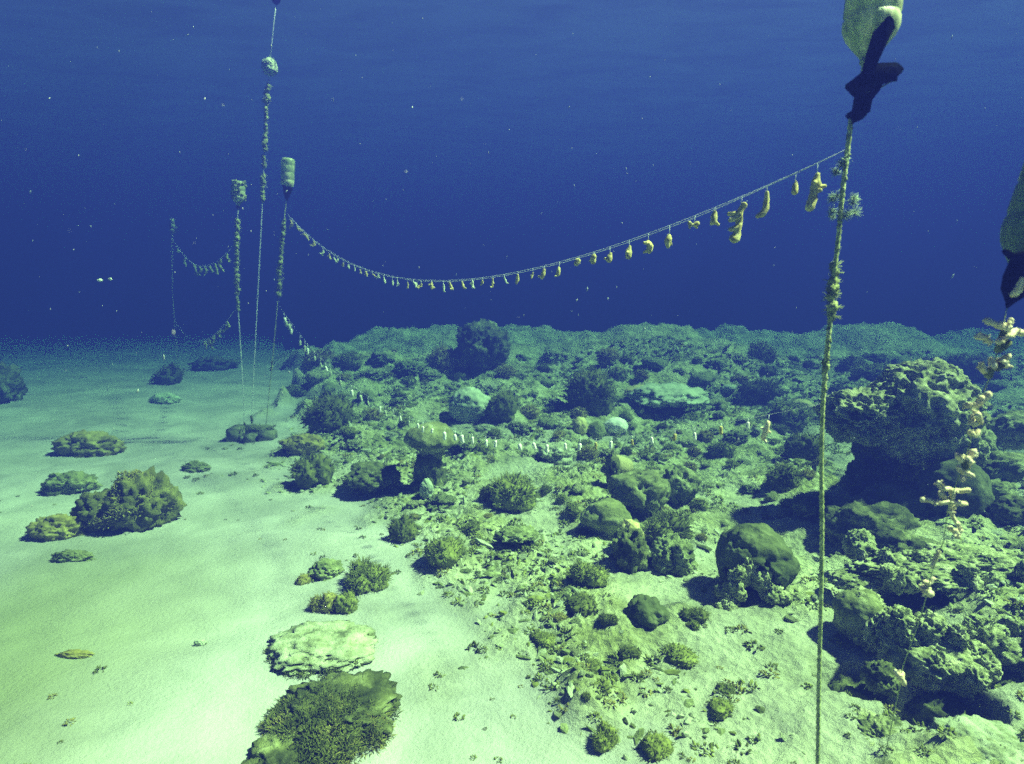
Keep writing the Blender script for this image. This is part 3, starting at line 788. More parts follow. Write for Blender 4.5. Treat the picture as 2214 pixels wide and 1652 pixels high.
dome_at(2140, 1640, 1.5, .16, .14, .05, 215, M_ROCK_PALE, "flat_rock", "pale rubble slab in the bottom right corner of the picture", "rock slab", amp=.3, fine=.12, pits=.2, pfreq=4, sub=6)
for k, (px, py, Y, rx, rz, lab) in enumerate([
        (2170, 1010, 3.1, .13, .07, "long smooth lobe of rock at the right edge, above the pale sandy slab"),
        (2150, 1065, 3.0, .10, .06, "slanting grey lobe of rock at the right edge, below the long smooth lobe"),
        (2190, 930, 3.6, .16, .10, "dim weedy rock at the right edge, beside the huge knobbly head"),
        (2120, 960, 3.5, .08, .08, "small dim rock between the huge knobbly head and the right edge"),
        (2195, 1110, 2.8, .10, .08, "dark lobe of rock at the right edge behind the pale sandy slab")]):
    dome_at(px, py, Y, rx, rx * .8, rz, 220 + k, M_ROCK_MID if k != 4 else M_ROCK_DARK, "reef_rock", lab, "rock", amp=.3, fine=.12, tilt=-.3)
for k, (px, py, w, h, lab) in enumerate([
        (1720, 930, 90, 60, "dark bush on the slope left of the near rope, level with the huge head"),
        (1750, 1000, 90, 80, "shaggy dark bush directly left of the near rope and the black hollow"),
        (1700, 1060, 80, 60, "dark tangled weed left of the near rope, below the shaggy bush"),
        (1760, 1120, 80, 60, "dark weed at the left lip of the black hollow"),
        (1650, 880, 90, 50, "hazy dark bush on the far slope, right of the pale coral table"),
        (1840, 900, 80, 60, "dim bush against the left flank of the huge knobbly head"),
        (1900, 815, 100, 40, "hazy bush on the crest behind the huge knobbly head"),
        (2110, 830, 120, 60, "hazy dark bush on the crest right of the huge knobbly head")]):
    bush("coral_bush", px, py, w, h, M_BUSH_DARK if k % 3 else M_BUSH, lab, 240 + k * 3, n=420, bw=.055)

# ------------------------------------------------------------------ ropes, bottles, anchor
def rope_mesh(pts, r, name, mat, parent=None, strands=3, pitch=0.05, step=0.012):
    """three laid strands along a path"""
    P = [Vector(p) for p in pts]
    # resample
    L = [0]
    for a, b in zip(P, P[1:]): L.append(L[-1] + (b - a).length)
    n = max(8, int(L[-1] / step)); Q = []
    for i in range(n + 1):
        s = L[-1] * i / n; k = 0
        while k < len(L) - 2 and L[k + 1] < s: k += 1
        t = (s - L[k]) / max(1e-9, L[k + 1] - L[k])
        p0, p1, p2, p3 = P[max(0, k - 1)], P[k], P[k + 1], P[min(len(P) - 1, k + 2)]
        q = 0.5 * ((2 * p1) + (p2 - p0) * t + (2 * p0 - 5 * p1 + 4 * p2 - p3) * t * t + (3 * p1 - p0 - 3 * p2 + p3) * t ** 3)
        Q.append((q, s))
    mb = MB()
    for j in range(strands):
        S = []
        for i, (q, s) in enumerate(Q):
            tt = (Q[min(i + 1, n)][0] - Q[max(i - 1, 0)][0]).normalized()
            u = tt.orthogonal().normalized(); w = tt.cross(u)
            a = 2 * math.pi * (s / pitch + j / strands)
            S.append(q + (u * math.cos(a) + w * math.sin(a)) * r * .5)
        tube(mb, S, r * .56, 6, round_end=False)
    return mb.build(name, mat, parent)

def growth(pts, r, name, mat, parent, seed, dens=60, blade=1.0, lump=1.0):
    """a sleeve of algae along a piece of rope"""
    rng = random.Random(seed); mb = MB()
    P = [Vector(p) for p in pts]
    L = sum((b - a).length for a, b in zip(P, P[1:]))
    n = max(3, int(L / (r * .9)))
    for i in range(n):
        t = (i + rng.random()) / n * (len(P) - 1); k = min(int(t), len(P) - 2)
        p = P[k].lerp(P[k + 1], t - k)
        q = r * rng.uniform(.45, 1.0) * lump
        off = Vector((rng.uniform(-1, 1), rng.uniform(-1, 1), 0)) * r * .35
        add_blob(mb, p + off, (q, q, q * rng.uniform(.9, 1.7)), seed * 7 + i, sub=3, amp=.45, fine=.25)
        for _ in range(int(dens * .25)):
            d = Vector((rng.gauss(0, 1), rng.gauss(0, 1), rng.gauss(0, .8))).normalized()
            a0 = p + off; tip = a0 + d * r * blade * rng.uniform(1.0, 1.9)
            side = d.orthogonal().normalized() * r * .09
            mb.add([a0 + side, a0 - side, tip + side * .4, tip - side * .4, (a0 + tip) / 2 + d.cross(side).normalized() * r * .08], [(0, 4, 2), (4, 3, 2), (4, 1, 3), (0, 1, 4), (0, 2, 3, 1)])
    return mb.build(name, mat, parent)

def bottle(top, neck, rad, label, seed, wrap=True, group=None, cap=True, dirty=False, mat=None):
    """an upturned plastic bottle: its base is up at TOP, its neck down at NECK"""
    top, neck = Vector(top), Vector(neck)
    L = (top - neck).length
    t = thing("bottle_float", neck, label, "bottle float", group)
    M = (top - neck).to_track_quat('Z', 'Y').to_matrix().to_4x4()
    prof = [(rad * .22, .0), (rad * .22, L * .055), (rad * .30, L * .075), (rad * .30, L * .085), (rad * .26, L * .09), (rad * .34, L * .13), (rad * .60, L * .20),
            (rad * .88, L * .28), (rad, L * .345), (rad, L * .40), (rad * .955, L * .415), (rad * .955, L * .44), (rad, L * .455), (rad, L * .60), (rad * .965, L * .615), (rad * .965, L * .635),
            (rad, L * .65), (rad, L * .80), (rad * .96, L * .815), (rad, L * .83), (rad, L * .93), (rad * .93, L * .97), (rad * .72, L), (rad * .35, L * .985), (.001, L * .965)]
    mb = MB(); lathe(mb, prof, 40, axis=M)
    V = mb.v[0]
    V += (rad * .05 * np.stack([fbm(V * 14 + seed + k, 2, seed + k) for k in (0, 9, 18)], 1))
    mb.build("bottle_body", mat or M_BOTTLE, t)
    if dirty:
        rng = random.Random(seed)
        mb = MB()
        for _ in range(34):
            a = rng.uniform(0, 6.28); z = rng.uniform(.3, 1.0) * L
            q = M @ Vector((math.cos(a) * rad, math.sin(a) * rad, z))
            add_blob(mb, q, (rad * .22,) * 3, seed + _, sub=2, amp=.4, fine=.2)
            add_blades(mb, q, rad * .35, rad * .4, 8, rad * .05, rng)
        mb.build("algae_cover", M_GROW, t)
    if cap:
        mb = MB(); lathe(mb, [(rad * .27, -L * .045), (rad * .29, -L * .03), (rad * .29, L * .03), (rad * .25, L * .035)], 20, axis=M); mb.build("cap", M_BLACK, t)
    return t, M, L

# near bottle and rope -------------------------------------------------
YN = 1.45
nk = at(1872, 158, YN); tp = at(1902, -128, YN + .02)
nb, M, L = bottle(tp, nk, .0575, "large algae-stained plastic bottle float on the near rope, cut by the top edge", 5, cap=False)
LOC = lambda px, py, Y: at(px, py, Y) - nk
mb = MB()   # black rubber wound round the neck, with its tail and its loose end
tube(mb, [LOC(1925, 48, YN - .055), LOC(1908, 85, YN - .06), LOC(1890, 125, YN - .055), LOC(1872, 165, YN - .035), LOC(1862, 190, YN - .02)], [.011, .016, .013, .014, .016], 10, bump=.011, seed=3)
tube(mb, [LOC(1846, 188, YN - .02), LOC(1870, 172, YN - .035), LOC(1900, 166, YN - .03), LOC(1930, 160, YN - .015)], [.013, .018, .019, .018], 10, bump=.012, seed=4)
tube(mb, [LOC(1888, 168, YN), LOC(1876, 195, YN), LOC(1868, 220, YN), LOC(1856, 243, YN), LOC(1840, 262, YN)], [.022, .022, .020, .016, .010], 10, bump=.013, seed=5)
tube(mb, [LOC(1852, 190, YN + .01), LOC(1862, 205, YN + .03), LOC(1885, 190, YN + .03)], [.012, .014, .012], 8, bump=.005, seed=6)
mb.build("rubber_wrap", M_BLACK, nb)
mb = MB()
tube(mb, [LOC(1935, 138, YN), LOC(1936, 152, YN - .004), LOC(1932, 172, YN - .004), LOC(1895, 196, YN - .012), LOC(1850, 203, YN - .02)], [.0016, .002, .002, .0015, .0015], 6, bump=.002)
mb.build("algae_edge", M_GROW, nb)
NR = [(1840, 255), (1832, 330), (1822, 410), (1814, 500), (1803, 600), (1795, 690), (1786, 780), (1779, 880), (1776, 1000), (1777, 1150), (1775, 1300), (1771, 1450), (1768, 1640), (1767, 1720)]
NP = [at(a, b, YN) for a, b in NR]
t = thing("mooring_rope", NP[-1], "near taut olive rope hung with weed tufts, from the large bottle down to the rubble", "rope")
o0 = NP[-1]
rope_mesh([p - o0 for p in NP], .0058, "rope_strands", M_ROPE, t)
def on_near(py):
    ys = [b for a, b in NR]; xs = [a for a, b in NR]
    return at(float(np.interp(py, ys, xs)), py, YN)
seg = lambda a, b, n=6: [on_near(a + (b - a) * i / n) - o0 for i in range(n + 1)]
growth(seg(270, 560, 14), .0065, "algae_film", M_GROW, t, 31, dens=10, blade=.8, lump=.8)
growth(seg(575, 690), .0145, "dark_growth", M_GROW, t, 32, dens=110, blade=.9)
growth(seg(770, 800), .008, "algae_film", M_GROW, t, 34, dens=60, blade=.8)
growth(seg(690, 860, 8), .006, "algae_film", M_GROW, t, 33, dens=24, blade=.8)
rng = random.Random(44)
for (px, py, rr) in ((1820, 352, .016), (1808, 372, .014), (1806, 432, .018), (1842, 432, .018), (1802, 462, .018), (1838, 462, .022)):
    mb = MB(); c = at(px, py, YN + rng.uniform(-.015, .015)) - o0
    for q in range(3):
        cc = c + Vector((rng.uniform(-.4, .4), rng.uniform(-.4, .4), rng.uniform(-.5, .5))) * rr
        for _ in range(60):
            d = Vector((rng.gauss(0, 1), rng.gauss(0, 1), rng.gauss(0, 1))).normalized() * rr * rng.uniform(.4, 1)
            s_ = d.orthogonal().normalized() * .0006
            mb.add([cc + s_, cc - s_, cc + d + s_ * .5, cc + d - s_ * .5, cc + d * .5 + d.cross(s_).normalized() * .0005], [(0, 4, 2), (4, 3, 2), (4, 1, 3), (0, 1, 4), (0, 2, 3, 1)])
    # the stalk that holds the tuft to the rope
    tube(mb, [c, on_near(py + 4) - o0], .0008, 4)
    mb.build("feathery_tuft", M_WISP, t)

# bottle at the right edge with its hanging string ----------------------
YR = 1.22
nk2 = at(2192, 628, YR); tp2 = at(2328, 262, YR + .02)
nb2, M, L = bottle(tp2, nk2, .0575, "algae-stained bottle float half out of the picture at the right edge", 9, cap=False, mat=M_BOTTLE_DIRTY)
LOC = lambda px, py, Y: at(px, py, Y) - nk2
mb = MB()
tube(mb, [LOC(2214, 560, YR - .03), LOC(2200, 600, YR - .02), LOC(2192, 630, YR), LOC(2180, 655, YR)], [.020, .022, .019, .008], 10, bump=.008, seed=7)
tube(mb, [LOC(2172, 545, YR - .045), LOC(2190, 556, YR - .055), LOC(2215, 550, YR - .055)], [.006, .007, .006], 8, bump=.004, seed=8)
mb.build("rubber_wrap", M_BLACK, nb2)
mb = MB(); tube(mb, [LOC(2188, 640, YR - .03), LOC(2200, 625, YR - .035), LOC(2208, 600, YR - .035)], [.006, .007, .004], 8, bump=.004); mb.build("coral_stub", M_STAG, nb2)
HS = [(2180, 652, YR), (2166, 715, YR), (2150, 790, 1.23), (2118, 870, 1.24), (2104, 930, 1.25), (2086, 1000, 1.26), (2066, 1050, 1.27), (2050, 1100, 1.28), (2040, 1170, 1.30), (2014, 1240, 1.32), (2003, 1290, 1.33), (1985, 1350, 1.35), (1952, 1440, 1.40), (1940, 1510, 1.42)]
HP = [at(*q) for q in HS]
g_end = Vector((HP[-1].x - .01, HP[-1].y + .02, hz(HP[-1].x - .01, HP[-1].y + .02)))
mb = MB(); tube(mb, [p - g_end for p in HP] + [Vector((0, 0, 0))], .0011, 6, round_end=False)
o = mb.build("hanging_line", M_ROPE); o.location = g_end
tag(o, "thin dark line of pink branching corals hanging from the bottle at the right edge", "line")

def branch_coral(c_px, Y, polys, label, mat=M_STAG, r=.0062, name="branching_coral", cat="coral", group=None, dark=None, seed=0):
    rng = random.Random(seed)
    c = at(c_px[0], c_px[1], Y)
    mb = MB()
    for pl in polys:
        dy = [0.0]
        for _ in pl[1:]: dy.append(dy[-1] + rng.uniform(-.010, .010))
        pts = [at(a, b, Y + d) - c for (a, b), d in zip(pl, dy)]
        # finer, a little crooked
        Q = []
        for a, b in zip(pts, pts[1:]):
            for k in range(4):
                Q.append(a.lerp(b, k / 4) + Vector((rng.uniform(-1, 1), rng.uniform(-1, 1), rng.uniform(-1, 1))) * r * .22)
        Q.append(pts[-1])
        rr = [r * rng.uniform(.8, 1.15) for _ in Q]
        tube(mb, Q, rr, 10, bump=r * .25, seed=seed)
        for _ in range(int(len(Q) * .7)):           # nubs
            q = rng.choice(Q); d = Vector((rng.uniform(-1, 1), rng.uniform(-1, 1), rng.uniform(-1, 1))).normalized()
            tube(mb, [q, q + d * r * 1.5], [r * .5, r * .38], 7)
    if dark:
        t = thing(name, c, label, cat, group)
        mb.build("branches", mat, t)
        md = MB()
        for pl in dark:
            tube(md, [at(a, b, Y + .004) - c for a, b in pl], r * 1.15, 8, bump=r * .35, seed=seed + 1)
        md.build("dark_base", M_ROCK_DARK, t)
        return t
    o = mb.build(name, mat); o.location = c
    return tag(o, label, cat, group)
GS = "corals growing on the hanging line"
branch_coral((2166, 715), 1.21, [[(2135, 690), (2150, 702), (2168, 703), (2180, 714)], [(2188, 692), (2182, 700), (2178, 716)], [(2114, 728), (2128, 730), (2142, 740)], [(2160, 738), (2180, 726), (2196, 716), (2210, 722)]],
             "widest pinkish antler coral, topmost on the hanging line", group=GS, dark=[[(2172, 712), (2166, 735), (2158, 758)], [(2180, 740), (2166, 752)]], seed=1)
branch_coral((2150, 785), 1.22, [[(2122, 790), (2130, 802), (2146, 796), (2160, 780), (2180, 772)], [(2148, 796), (2142, 776)], [(2166, 780), (2176, 790)]],
             "pinkish antler coral with short stubby arms, second on the hanging line", group=GS, dark=[[(2140, 800), (2136, 812)], [(2156, 796), (2172, 784)]], seed=2)
branch_coral((2116, 868), 1.24, [[(2088, 876), (2106, 878), (2122, 868), (2138, 852)], [(2112, 874), (2122, 860)]], "pink check-mark shaped coral, third on the hanging line", group=GS, seed=3)
branch_coral((2108, 908), 1.245, [[(2112, 894), (2102, 906), (2106, 918), (2118, 912), (2114, 896)]], "pink ring-shaped coral on the hanging line under the check-mark shaped one", group=GS, seed=4)
branch_coral((2108, 938), 1.25, [[(2096, 934), (2110, 940), (2116, 932)]], "tiny pink stub on the hanging line under the ring-shaped coral", group=GS, r=.005, seed=5)
branch_coral((2086, 988), 1.26, [[(2070, 984), (2078, 994), (2094, 992), (2106, 976)], [(2092, 990), (2098, 1002)]], "pink v-shaped coral in the middle of the hanging line", group=GS, dark=[[(2088, 998), (2084, 1012)]], seed=6)
branch_coral((2088, 1024), 1.265, [[(2070, 1010), (2084, 1022), (2102, 1026)], [(2086, 1022), (2082, 1038)]], "small pink forked coral above the cross-shaped one", group=GS, r=.005, seed=7)
branch_coral((2050, 1080), 1.285, [[(2028, 1044), (2042, 1056), (2060, 1062), (2094, 1060)], [(1994, 1080), (2024, 1086), (2052, 1086), (2088, 1090)], [(2060, 1060), (2056, 1090), (2062, 1100)], [(2034, 1066), (2046, 1084)]],
             "large pink cross-shaped antler coral on the lower hanging line", group=GS, r=.0056, seed=8)
branch_coral((2064, 1126), 1.295, [[(2056, 1104), (2062, 1122), (2072, 1136)]], "slim pink stub right under the cross-shaped antler coral", group=GS, r=.005, seed=9)
branch_coral((2066, 1150), 1.30, [[(2054, 1142), (2066, 1150), (2078, 1146)], [(2064, 1148), (2070, 1162)]], "pale pink knot of coral well below the cross-shaped one", group=GS, r=.006, seed=10)
branch_coral((2020, 1215), 1.325, [[(2030, 1192), (2022, 1212), (2014, 1226)]], "slender pale coral stub hanging before the crumbly pale ledge", group=GS, r=.0045, seed=11)
branch_coral((2008, 1262), 1.335, [[(1996, 1256), (2010, 1262), (2018, 1250)]], "small crooked coral stub hanging before the black slot", group=GS, r=.0045, seed=12)
branch_coral((2003, 1278), 1.34, [[(1996, 1270), (2004, 1280), (2012, 1286)]], "thick little diamond-shaped coral near the bottom of the hanging line", group=GS, r=.008, seed=13)
branch_coral((1946, 1466), 1.40, [[(1936, 1452), (1946, 1464), (1954, 1478)], [(1946, 1462), (1950, 1456)]], "lowest pink coral stub, at the end of the hanging line by the pitted rock", group=GS, r=.007, seed=14)

# far cluster ----------------------------------------------------------
GA = ground(548, 948)
YF = GA.y
ag = thing("concrete_anchor", (GA.x, GA.y, hz(GA.x, GA.y) - .02), "weedy concrete block anchor on the sand under the three far ropes", "anchor")
def box(mb, c, s, seed, bev=.007):
    bm = bmesh.new(); bmesh.ops.create_cube(bm, size=1.0)
    bmesh.ops.scale(bm, vec=s, verts=bm.verts)
    bmesh.ops.bevel(bm, geom=bm.edges[:], offset=bev, segments=2, affect='EDGES')
    bmesh.ops.triangulate(bm, faces=[f for f in bm.faces if len(f.verts) > 4])
    bm.verts.ensure_lookup_table()
    V = np.array([tuple(v.co) for v in bm.verts]); F = [tuple(v.index for v in f.verts) for f in bm.faces]; bm.free()
    V = V + .003 * np.stack([vnoise(V * 25 + k, seed) for k in (0, 9, 18)], 1)
    mb.add(V + np.array(c), F)
for k, (c, s) in enumerate([((-.16, .03, .055), (.12, .20, .13)), ((.015, -.07, .035), (.10, .12, .085)), ((.155, -.05, .05), (.13, .13, .10))]):
    mb = MB(); box(mb, c, s, 300 + k); mb.build("block", M_CONC, ag)
mb = MB(); box(mb, (.01, .10, .07), (.24, .07, .10), 305); box(mb, (-.065, -.065, .03), (.05, .05, .05), 306); mb.build("crossbar", M_CONC, ag)
mb = MB(); rng = random.Random(3)
for _ in range(18): add_blades(mb, (rng.uniform(-.2, .2), rng.uniform(-.08, .14), .10), .04, .05, 14, .004, rng)
mb.build("weed", M_BUSH, ag); mark("concrete anchor", GA)

far = [  # rope px path, bottle (top, neck), growth ranges
    ("left of the far three", [(516, 446), (513, 480), (512, 560), (513, 640), (517, 700), (522, 780), (527, 870), (529, 938)], YF + .10),
    ("middle of the far three", [(583, 165), (577, 200), (573, 300), (568, 420), (564, 500), (558, 620), (553, 720), (548, 820), (543, 940)], YF + .14),
    ("right of the far three", [(621, 420), (616, 460), (608, 540), (603, 620), (597, 690), (589, 780), (581, 860), (573, 945)], YF - .06)]
FARP = []
for k, (lab, pp, Y) in enumerate(far):
    P = [at(a, b, Y) for a, b in pp]
    FARP.append((pp, Y))
    e = P[-1]
    t = thing("mooring_rope", e, ["weedy rope with a bright bare lower end, leftmost of the three far ropes", "tallest far rope, thin below and weedy near its top, middle of three", "far rope with weed in its middle where the coral lines are tied, rightmost of three"][k], "rope", "far mooring ropes")
    rope_mesh([p - e for p in P], .0042, "rope_strands", M_LINE if k != 2 else M_ROPE, t, step=.02)
    def seg(a, b, n=8):
        ys = [q[1] for q in pp]; xs = [q[0] for q in pp]
        return [at(float(np.interp(a + (b - a) * i / n, ys, xs)), a + (b - a) * i / n, Y) - e for i in range(n + 1)]
    if k == 0:
        growth(seg(475, 640, 14), .022, "weed_sleeve", M_GROW, t, 51, dens=50); growth(seg(640, 672), .014, "weed_sleeve", M_GROW, t, 52, dens=40)
        growth(seg(915, 935, 3), .010, "weed_sleeve", M_BUSH_DARK, t, 53, dens=40)
    elif k == 1:
        for j, (a, b, r) in enumerate([(180, 235, .026), (235, 290, .016), (290, 330, .022), (340, 365, .020), (375, 432, .020)]):
            growth(seg(a, b), r, "weed_sleeve", M_GROW, t, 54 + j, dens=50)
        growth(seg(900, 930, 3), .013, "weed_sleeve", M_BUSH_DARK, t, 60, dens=40)
    else:
        growth(seg(475, 560, 8), .016, "weed_sleeve", M_GROW, t, 61, dens=50); growth(seg(560, 640, 8), .024, "weed_sleeve", M_GROW, t, 62, dens=50)
        growth(seg(780, 800, 3), .010, "weed_sleeve", M_GROW, t, 63, dens=50)
b_, M, L = bottle(at(623, 343, YF - .06), at(621, 424, YF - .06), .055, "clean pale bottle float on the rightmost far rope", 21, group="far bottle floats")
mb = MB(); P0 = at(621, 424, YF - .06); tube(mb, [at(622, 406, YF - .06) - P0, at(621, 416, YF - .06) - P0, at(620, 430, YF - .06) - P0], [.045, .034, .012], 12, bump=.008, seed=3); mb.build("rubber_wrap", M_BLACK, b_)
bottle(at(516, 392, YF + .10), at(515, 448, YF + .10), .056, "weedy stubby bottle float on the leftmost far rope", 22, group="far bottle floats", dirty=True)
# fuzzy round float on the tallest rope
c = at(583, 145, YF + .14)
t = thing("round_float", c, "fuzzy pale round float high up on the tallest far rope", "float")
mb = MB(); add_blob(mb, (0, 0, 0), (.066, .066, .075), 71, amp=.18, fine=.08); mb.build("ball", M_PALE_CORAL, t)
mb = MB(); rng = random.Random(8)
for _ in range(40):
    d = Vector((rng.gauss(0, 1), rng.gauss(0, 1), rng.gauss(0, 1))).normalized()
    add_blades(mb, d * .06, .03, .03, 8, .003, rng)
mb.build("fuzz", M_WISP, t)
mb = MB(); e = at(583, 132, YF + .14); T = at(597, 8, YF + .16); tube(mb, [e - e, at(588, 90, YF + .15) - e, at(592, 50, YF + .15) - e, T - e], .003, 6, round_end=False)
o = mb.build("thin_line", M_LINE); o.location = e; tag(o, "thin pale line rising from the round float to the top edge", "line")
mb = MB(); lathe(mb, [(.012, -.035), (.03, -.02), (.042, .01), (.045, .06), (.04, .10), (.01, .11)], 16)
o = mb.build("dark_float", M_BLACK); o.location = T + Vector((0, 0, .03)); tag(o, "small dark float cut by the top edge, on the thin pale line", "float")

# ------------------------------------------------------------------ nursery lines with hanging corals
ORD = ["first", "second", "third", "fourth", "fifth", "sixth", "seventh", "eighth", "ninth", "tenth", "eleventh", "twelfth", "thirteenth", "fourteenth", "fifteenth", "sixteenth", "seventeenth", "eighteenth", "nineteenth", "twentieth"]
def ordinal(n):
    tens = {2: "twenty", 3: "thirty", 4: "forty", 5: "fifty"}
    if n <= 20: return ORD[n - 1]
    if n % 10 == 0: return {30: "thirtieth", 40: "fortieth", 50: "fiftieth"}[n]
    return tens[n // 10] + "-" + ORD[n % 10 - 1]

def line_fn(A, B, sag):
    return lambda t: A.lerp(B, t) - Vector((0, 0, sag * 4 * t * (1 - t)))
def t_at(fn, px):
    lo, hi = 0.0, 1.0
    for _ in range(50):
        m = (lo + hi) / 2
        if proj(fn(m))[0] > px: lo = m
        else: hi = m
    return lo
A1 = on_near(322); B1 = at(621, 462, YF - .06)
main = line_fn(A1, B1, .42)
def twin(fn, name, label, gap, r, n=80):
    o = fn(1.0)
    mb = MB()
    for s in ((0, 1) if gap else (0,)):
        tube(mb, [fn(i / n) - o - Vector((0, 0, gap * s * min(1, (1 - abs(2 * i / n - 1)) * 6))) for i in range(n + 1)], r, 5, round_end=False)
    q = mb.build(name, M_LINE); q.location = o
    return tag(q, label, "line")
twin(main, "nursery_line", "long sagging pale double line of hanging corals, from the near rope to the far ropes", .006, .0008)

def fragment(p, tie, body_pts, rr, label, group, mat, seed, nubs=2, name="coral_fragment", dark=False):
    """a coral hung by a tie at point p of a line; body_pts hang from the end of the tie, in metres"""
    rng = random.Random(seed)
    t = thing(name, p, label, "coral fragment", group)
    a = rng.uniform(-.12, .12) * tie
    end = Vector((a, 0, -tie))
    mb = MB(); tube(mb, [Vector((0, 0, 0)), end], .0010 if tie < .06 else .0012, 5, round_end=False); mb.build("tie", M_LINE, t)
    mb = MB()
    pts = [end + Vector(b) for b in body_pts]
    Q = []
    for u, v in zip(pts, pts[1:]):
        for k in range(3): Q.append(u.lerp(v, k / 3) + Vector((rng.uniform(-1, 1), rng.uniform(-1, 1), 0)) * rr[0] * .12)
    Q.append(pts[-1])
    rad = list(np.interp(np.linspace(0, 1, len(Q)), np.linspace(0, 1, len(rr)), rr))
    tube(mb, Q, rad, 9, bump=max(rr) * .22, seed=seed)
    for _ in range(nubs):
        q = rng.choice(Q[1:]); d = Vector((rng.uniform(-1, 1), rng.uniform(-1, 1), rng.uniform(-1, .3))).normalized(); m = max(rr)
        tube(mb, [q, q + d * m * rng.uniform(1.3, 2.1)], [m * .65, m * .4], 7, bump=m * .1, seed=seed)
    mb.build("coral_body", mat, t)
    return t
GM = "corals hung along the main sagging line"
def px2m(px, p): return px * depth(p) / FPX
Z3 = lambda X: (1240 + X / 3.163) * .943
Z2 = lambda X: (640 + X / 3.69) * .943
near_specs = [  # X in zoom, tie px, body polyline px (x, y down), radii px, label
    (2010, 24, [(3, 0), (1, 18), (-3, 34), (-4, 52), (-10, 70)], [6, 11, 8, 9, 11], "stout forked yellow coral with a dark waist, hung closest to the near rope"),
    (1850, 18, [(0, 0), (-1, 10), (-2, 24)], [2, 6, 7], "small dark teardrop coral, second from the near rope on the main line"),
    (1640, 15, [(0, 0), (1, 16), (1, 32), (-5, 44), (-17, 50)], [4, 6, 7, 7, 5], "slim hook-shaped coral hung on the main line"),
    (1460, 18, [(6, 0), (-2, 12), (-4, 34), (-6, 54), (-12, 72)], [7, 7, 7, 8, 12], "longest club-shaped coral with a knobbed foot, hung on the main line"),
    (1265, 10, [(0, 0), (-1, 10), (-3, 22)], [4, 8, 8], "small dark-bottomed coral between the club-shaped coral and the flat pair"),
    (1120, 15, [(-10, 2), (-2, 5), (8, 2)], [5, 3, 6], "flat pale coral like a tiny bone, hung on the main line"),
    (935, 20, [(0, 0), (-1, 10), (-2, 24)], [4, 8, 5], "rounded yellow coral with a pointed foot, hung on a long tie"),
    (780, 16, [(-1, 0), (3, 12), (3, 22)], [4, 8, 6], "two-lobed yellow coral leaning sideways on the main line"),
    (640, 14, [(0, 0), (-1, 10), (-2, 22)], [3, 7, 7], "pear-shaped olive coral hung on the main line"),
    (500, 14, [(0, 0), (-1, 8), (-3, 15)], [4, 7, 6], "pale stubby coral beside the pear-shaped one"),
    (385, 10, [(0, 0), (0, 12)], [6, 6], "plain pale squarish coral tenth along the main line's near half"),
    (275, 8, [(0, 0), (-4, 9)], [6, 6], "pale leaning coral just past the squarish one on the main line"),
    (135, 13, [(0, 0), (-1, 6), (-3, 14)], [3, 5, 5], "narrow pale coral past the leaning one on the main line"),
    (25, 9, [(0, 0), (-3, 8), (-6, 16)], [3, 5, 4], "thin pale coral just right of mid-span on the main line")]
for k, (X, tie, poly, rr, lab) in enumerate(near_specs):
    p = main(t_at(main, Z3(X)))
    fragment(p, px2m(tie, p), [(px2m(a, p), random.Random(k).uniform(-.004, .004), -px2m(b, p)) for a, b in poly], [px2m(r, p) for r in rr], lab, GM, M_NURS, 400 + k, nubs=[4, 0, 0, 3, 1, 2, 1, 2, 1, 1, 1, 1, 1, 1][k])
rng = random.Random(77)
small = [2145, 2020, 1905, 1810, 1720, 1635, 1545, 1440, 1390, 1287, 1200, 1138, 1090, 1003, 960, 888, 838, 787, 727, 683, 637, 585, 545, 490, 465, 415, 368, 290, 232, 212, 165, 145, 112, 93]
for k, X in enumerate(small):
    p = main(t_at(main, Z2(X)))
    h = rng.uniform(7, 14) if k < 16 else rng.uniform(4, 10); w = rng.uniform(2.0, 4.2) if k < 16 else rng.uniform(1.5, 3.0)
    if X in (1810, 2020): h = 18
    lean = rng.uniform(-6, 6)
    fragment(p, px2m(rng.uniform(5, 9), p), [(0, 0, 0), (px2m(lean * .4, p), .004, -px2m(h * .5, p)), (px2m(lean, p), 0, -px2m(h, p))], [px2m(w * .6, p), px2m(w, p), px2m(w * .7, p)],
             f"small pale coral on the main sagging line, {ordinal(k + 1)} counted from mid-span towards the far ropes", GM, M_NURS if rng.random() < .7 else M_PALE_CORAL, 500 + k, nubs=rng.choice((1, 2, 3)))

# the low line of white tags
A2 = on_near(872); B2 = at(598, 652, YF - .06)
low = line_fn(A2, B2, .50)
twin(low, "nursery_line", "faint low line of white tags crossing just above the reef", .0, .0004)
U = lambda X: (583 + X / 2.827) * .943
W = lambda X: (1166 + X / 2.827) * .943
lows = [U(x) for x in (185, 197, 235, 250, 300, 325, 340, 385, 435, 462, 495, 560, 620, 690, 740, 820, 855, 905, 945, 1010, 1060, 1105, 1165, 1235, 1295, 1350, 1425, 1495, 1565, 1725, 1815, 1905)] + [W(x) for x in (360, 455, 575, 665, 795, 935, 1070, 1210, 1370, 1545)]
GL = "white tags along the low line"
for k, px in enumerate(lows):
    p = low(t_at(low, px + rng.uniform(-4, 4))); i = k + 1
    h = rng.uniform(6, 11) if i < 24 else rng.uniform(9, 14); w = rng.uniform(1.8, 3.0) if i < 24 else rng.uniform(2.8, 4.2)
    fragment(p, px2m(rng.uniform(8, 14), p), [(0, 0, 0), (px2m(rng.uniform(-2, 2), p), 0, -px2m(h, p))], [px2m(w, p), px2m(w, p)],
             f"tiny white coral tag on the low line, {ordinal(i)} counted from the far ropes", GL, (M_PALE_CORAL if k % 3 else M_WHITE) if k < 20 else M_WHITE if k < 34 or k % 2 else M_NURS, 600 + k, nubs=0 if k < 30 else 1)
p = low(t_at(low, W(1690)))
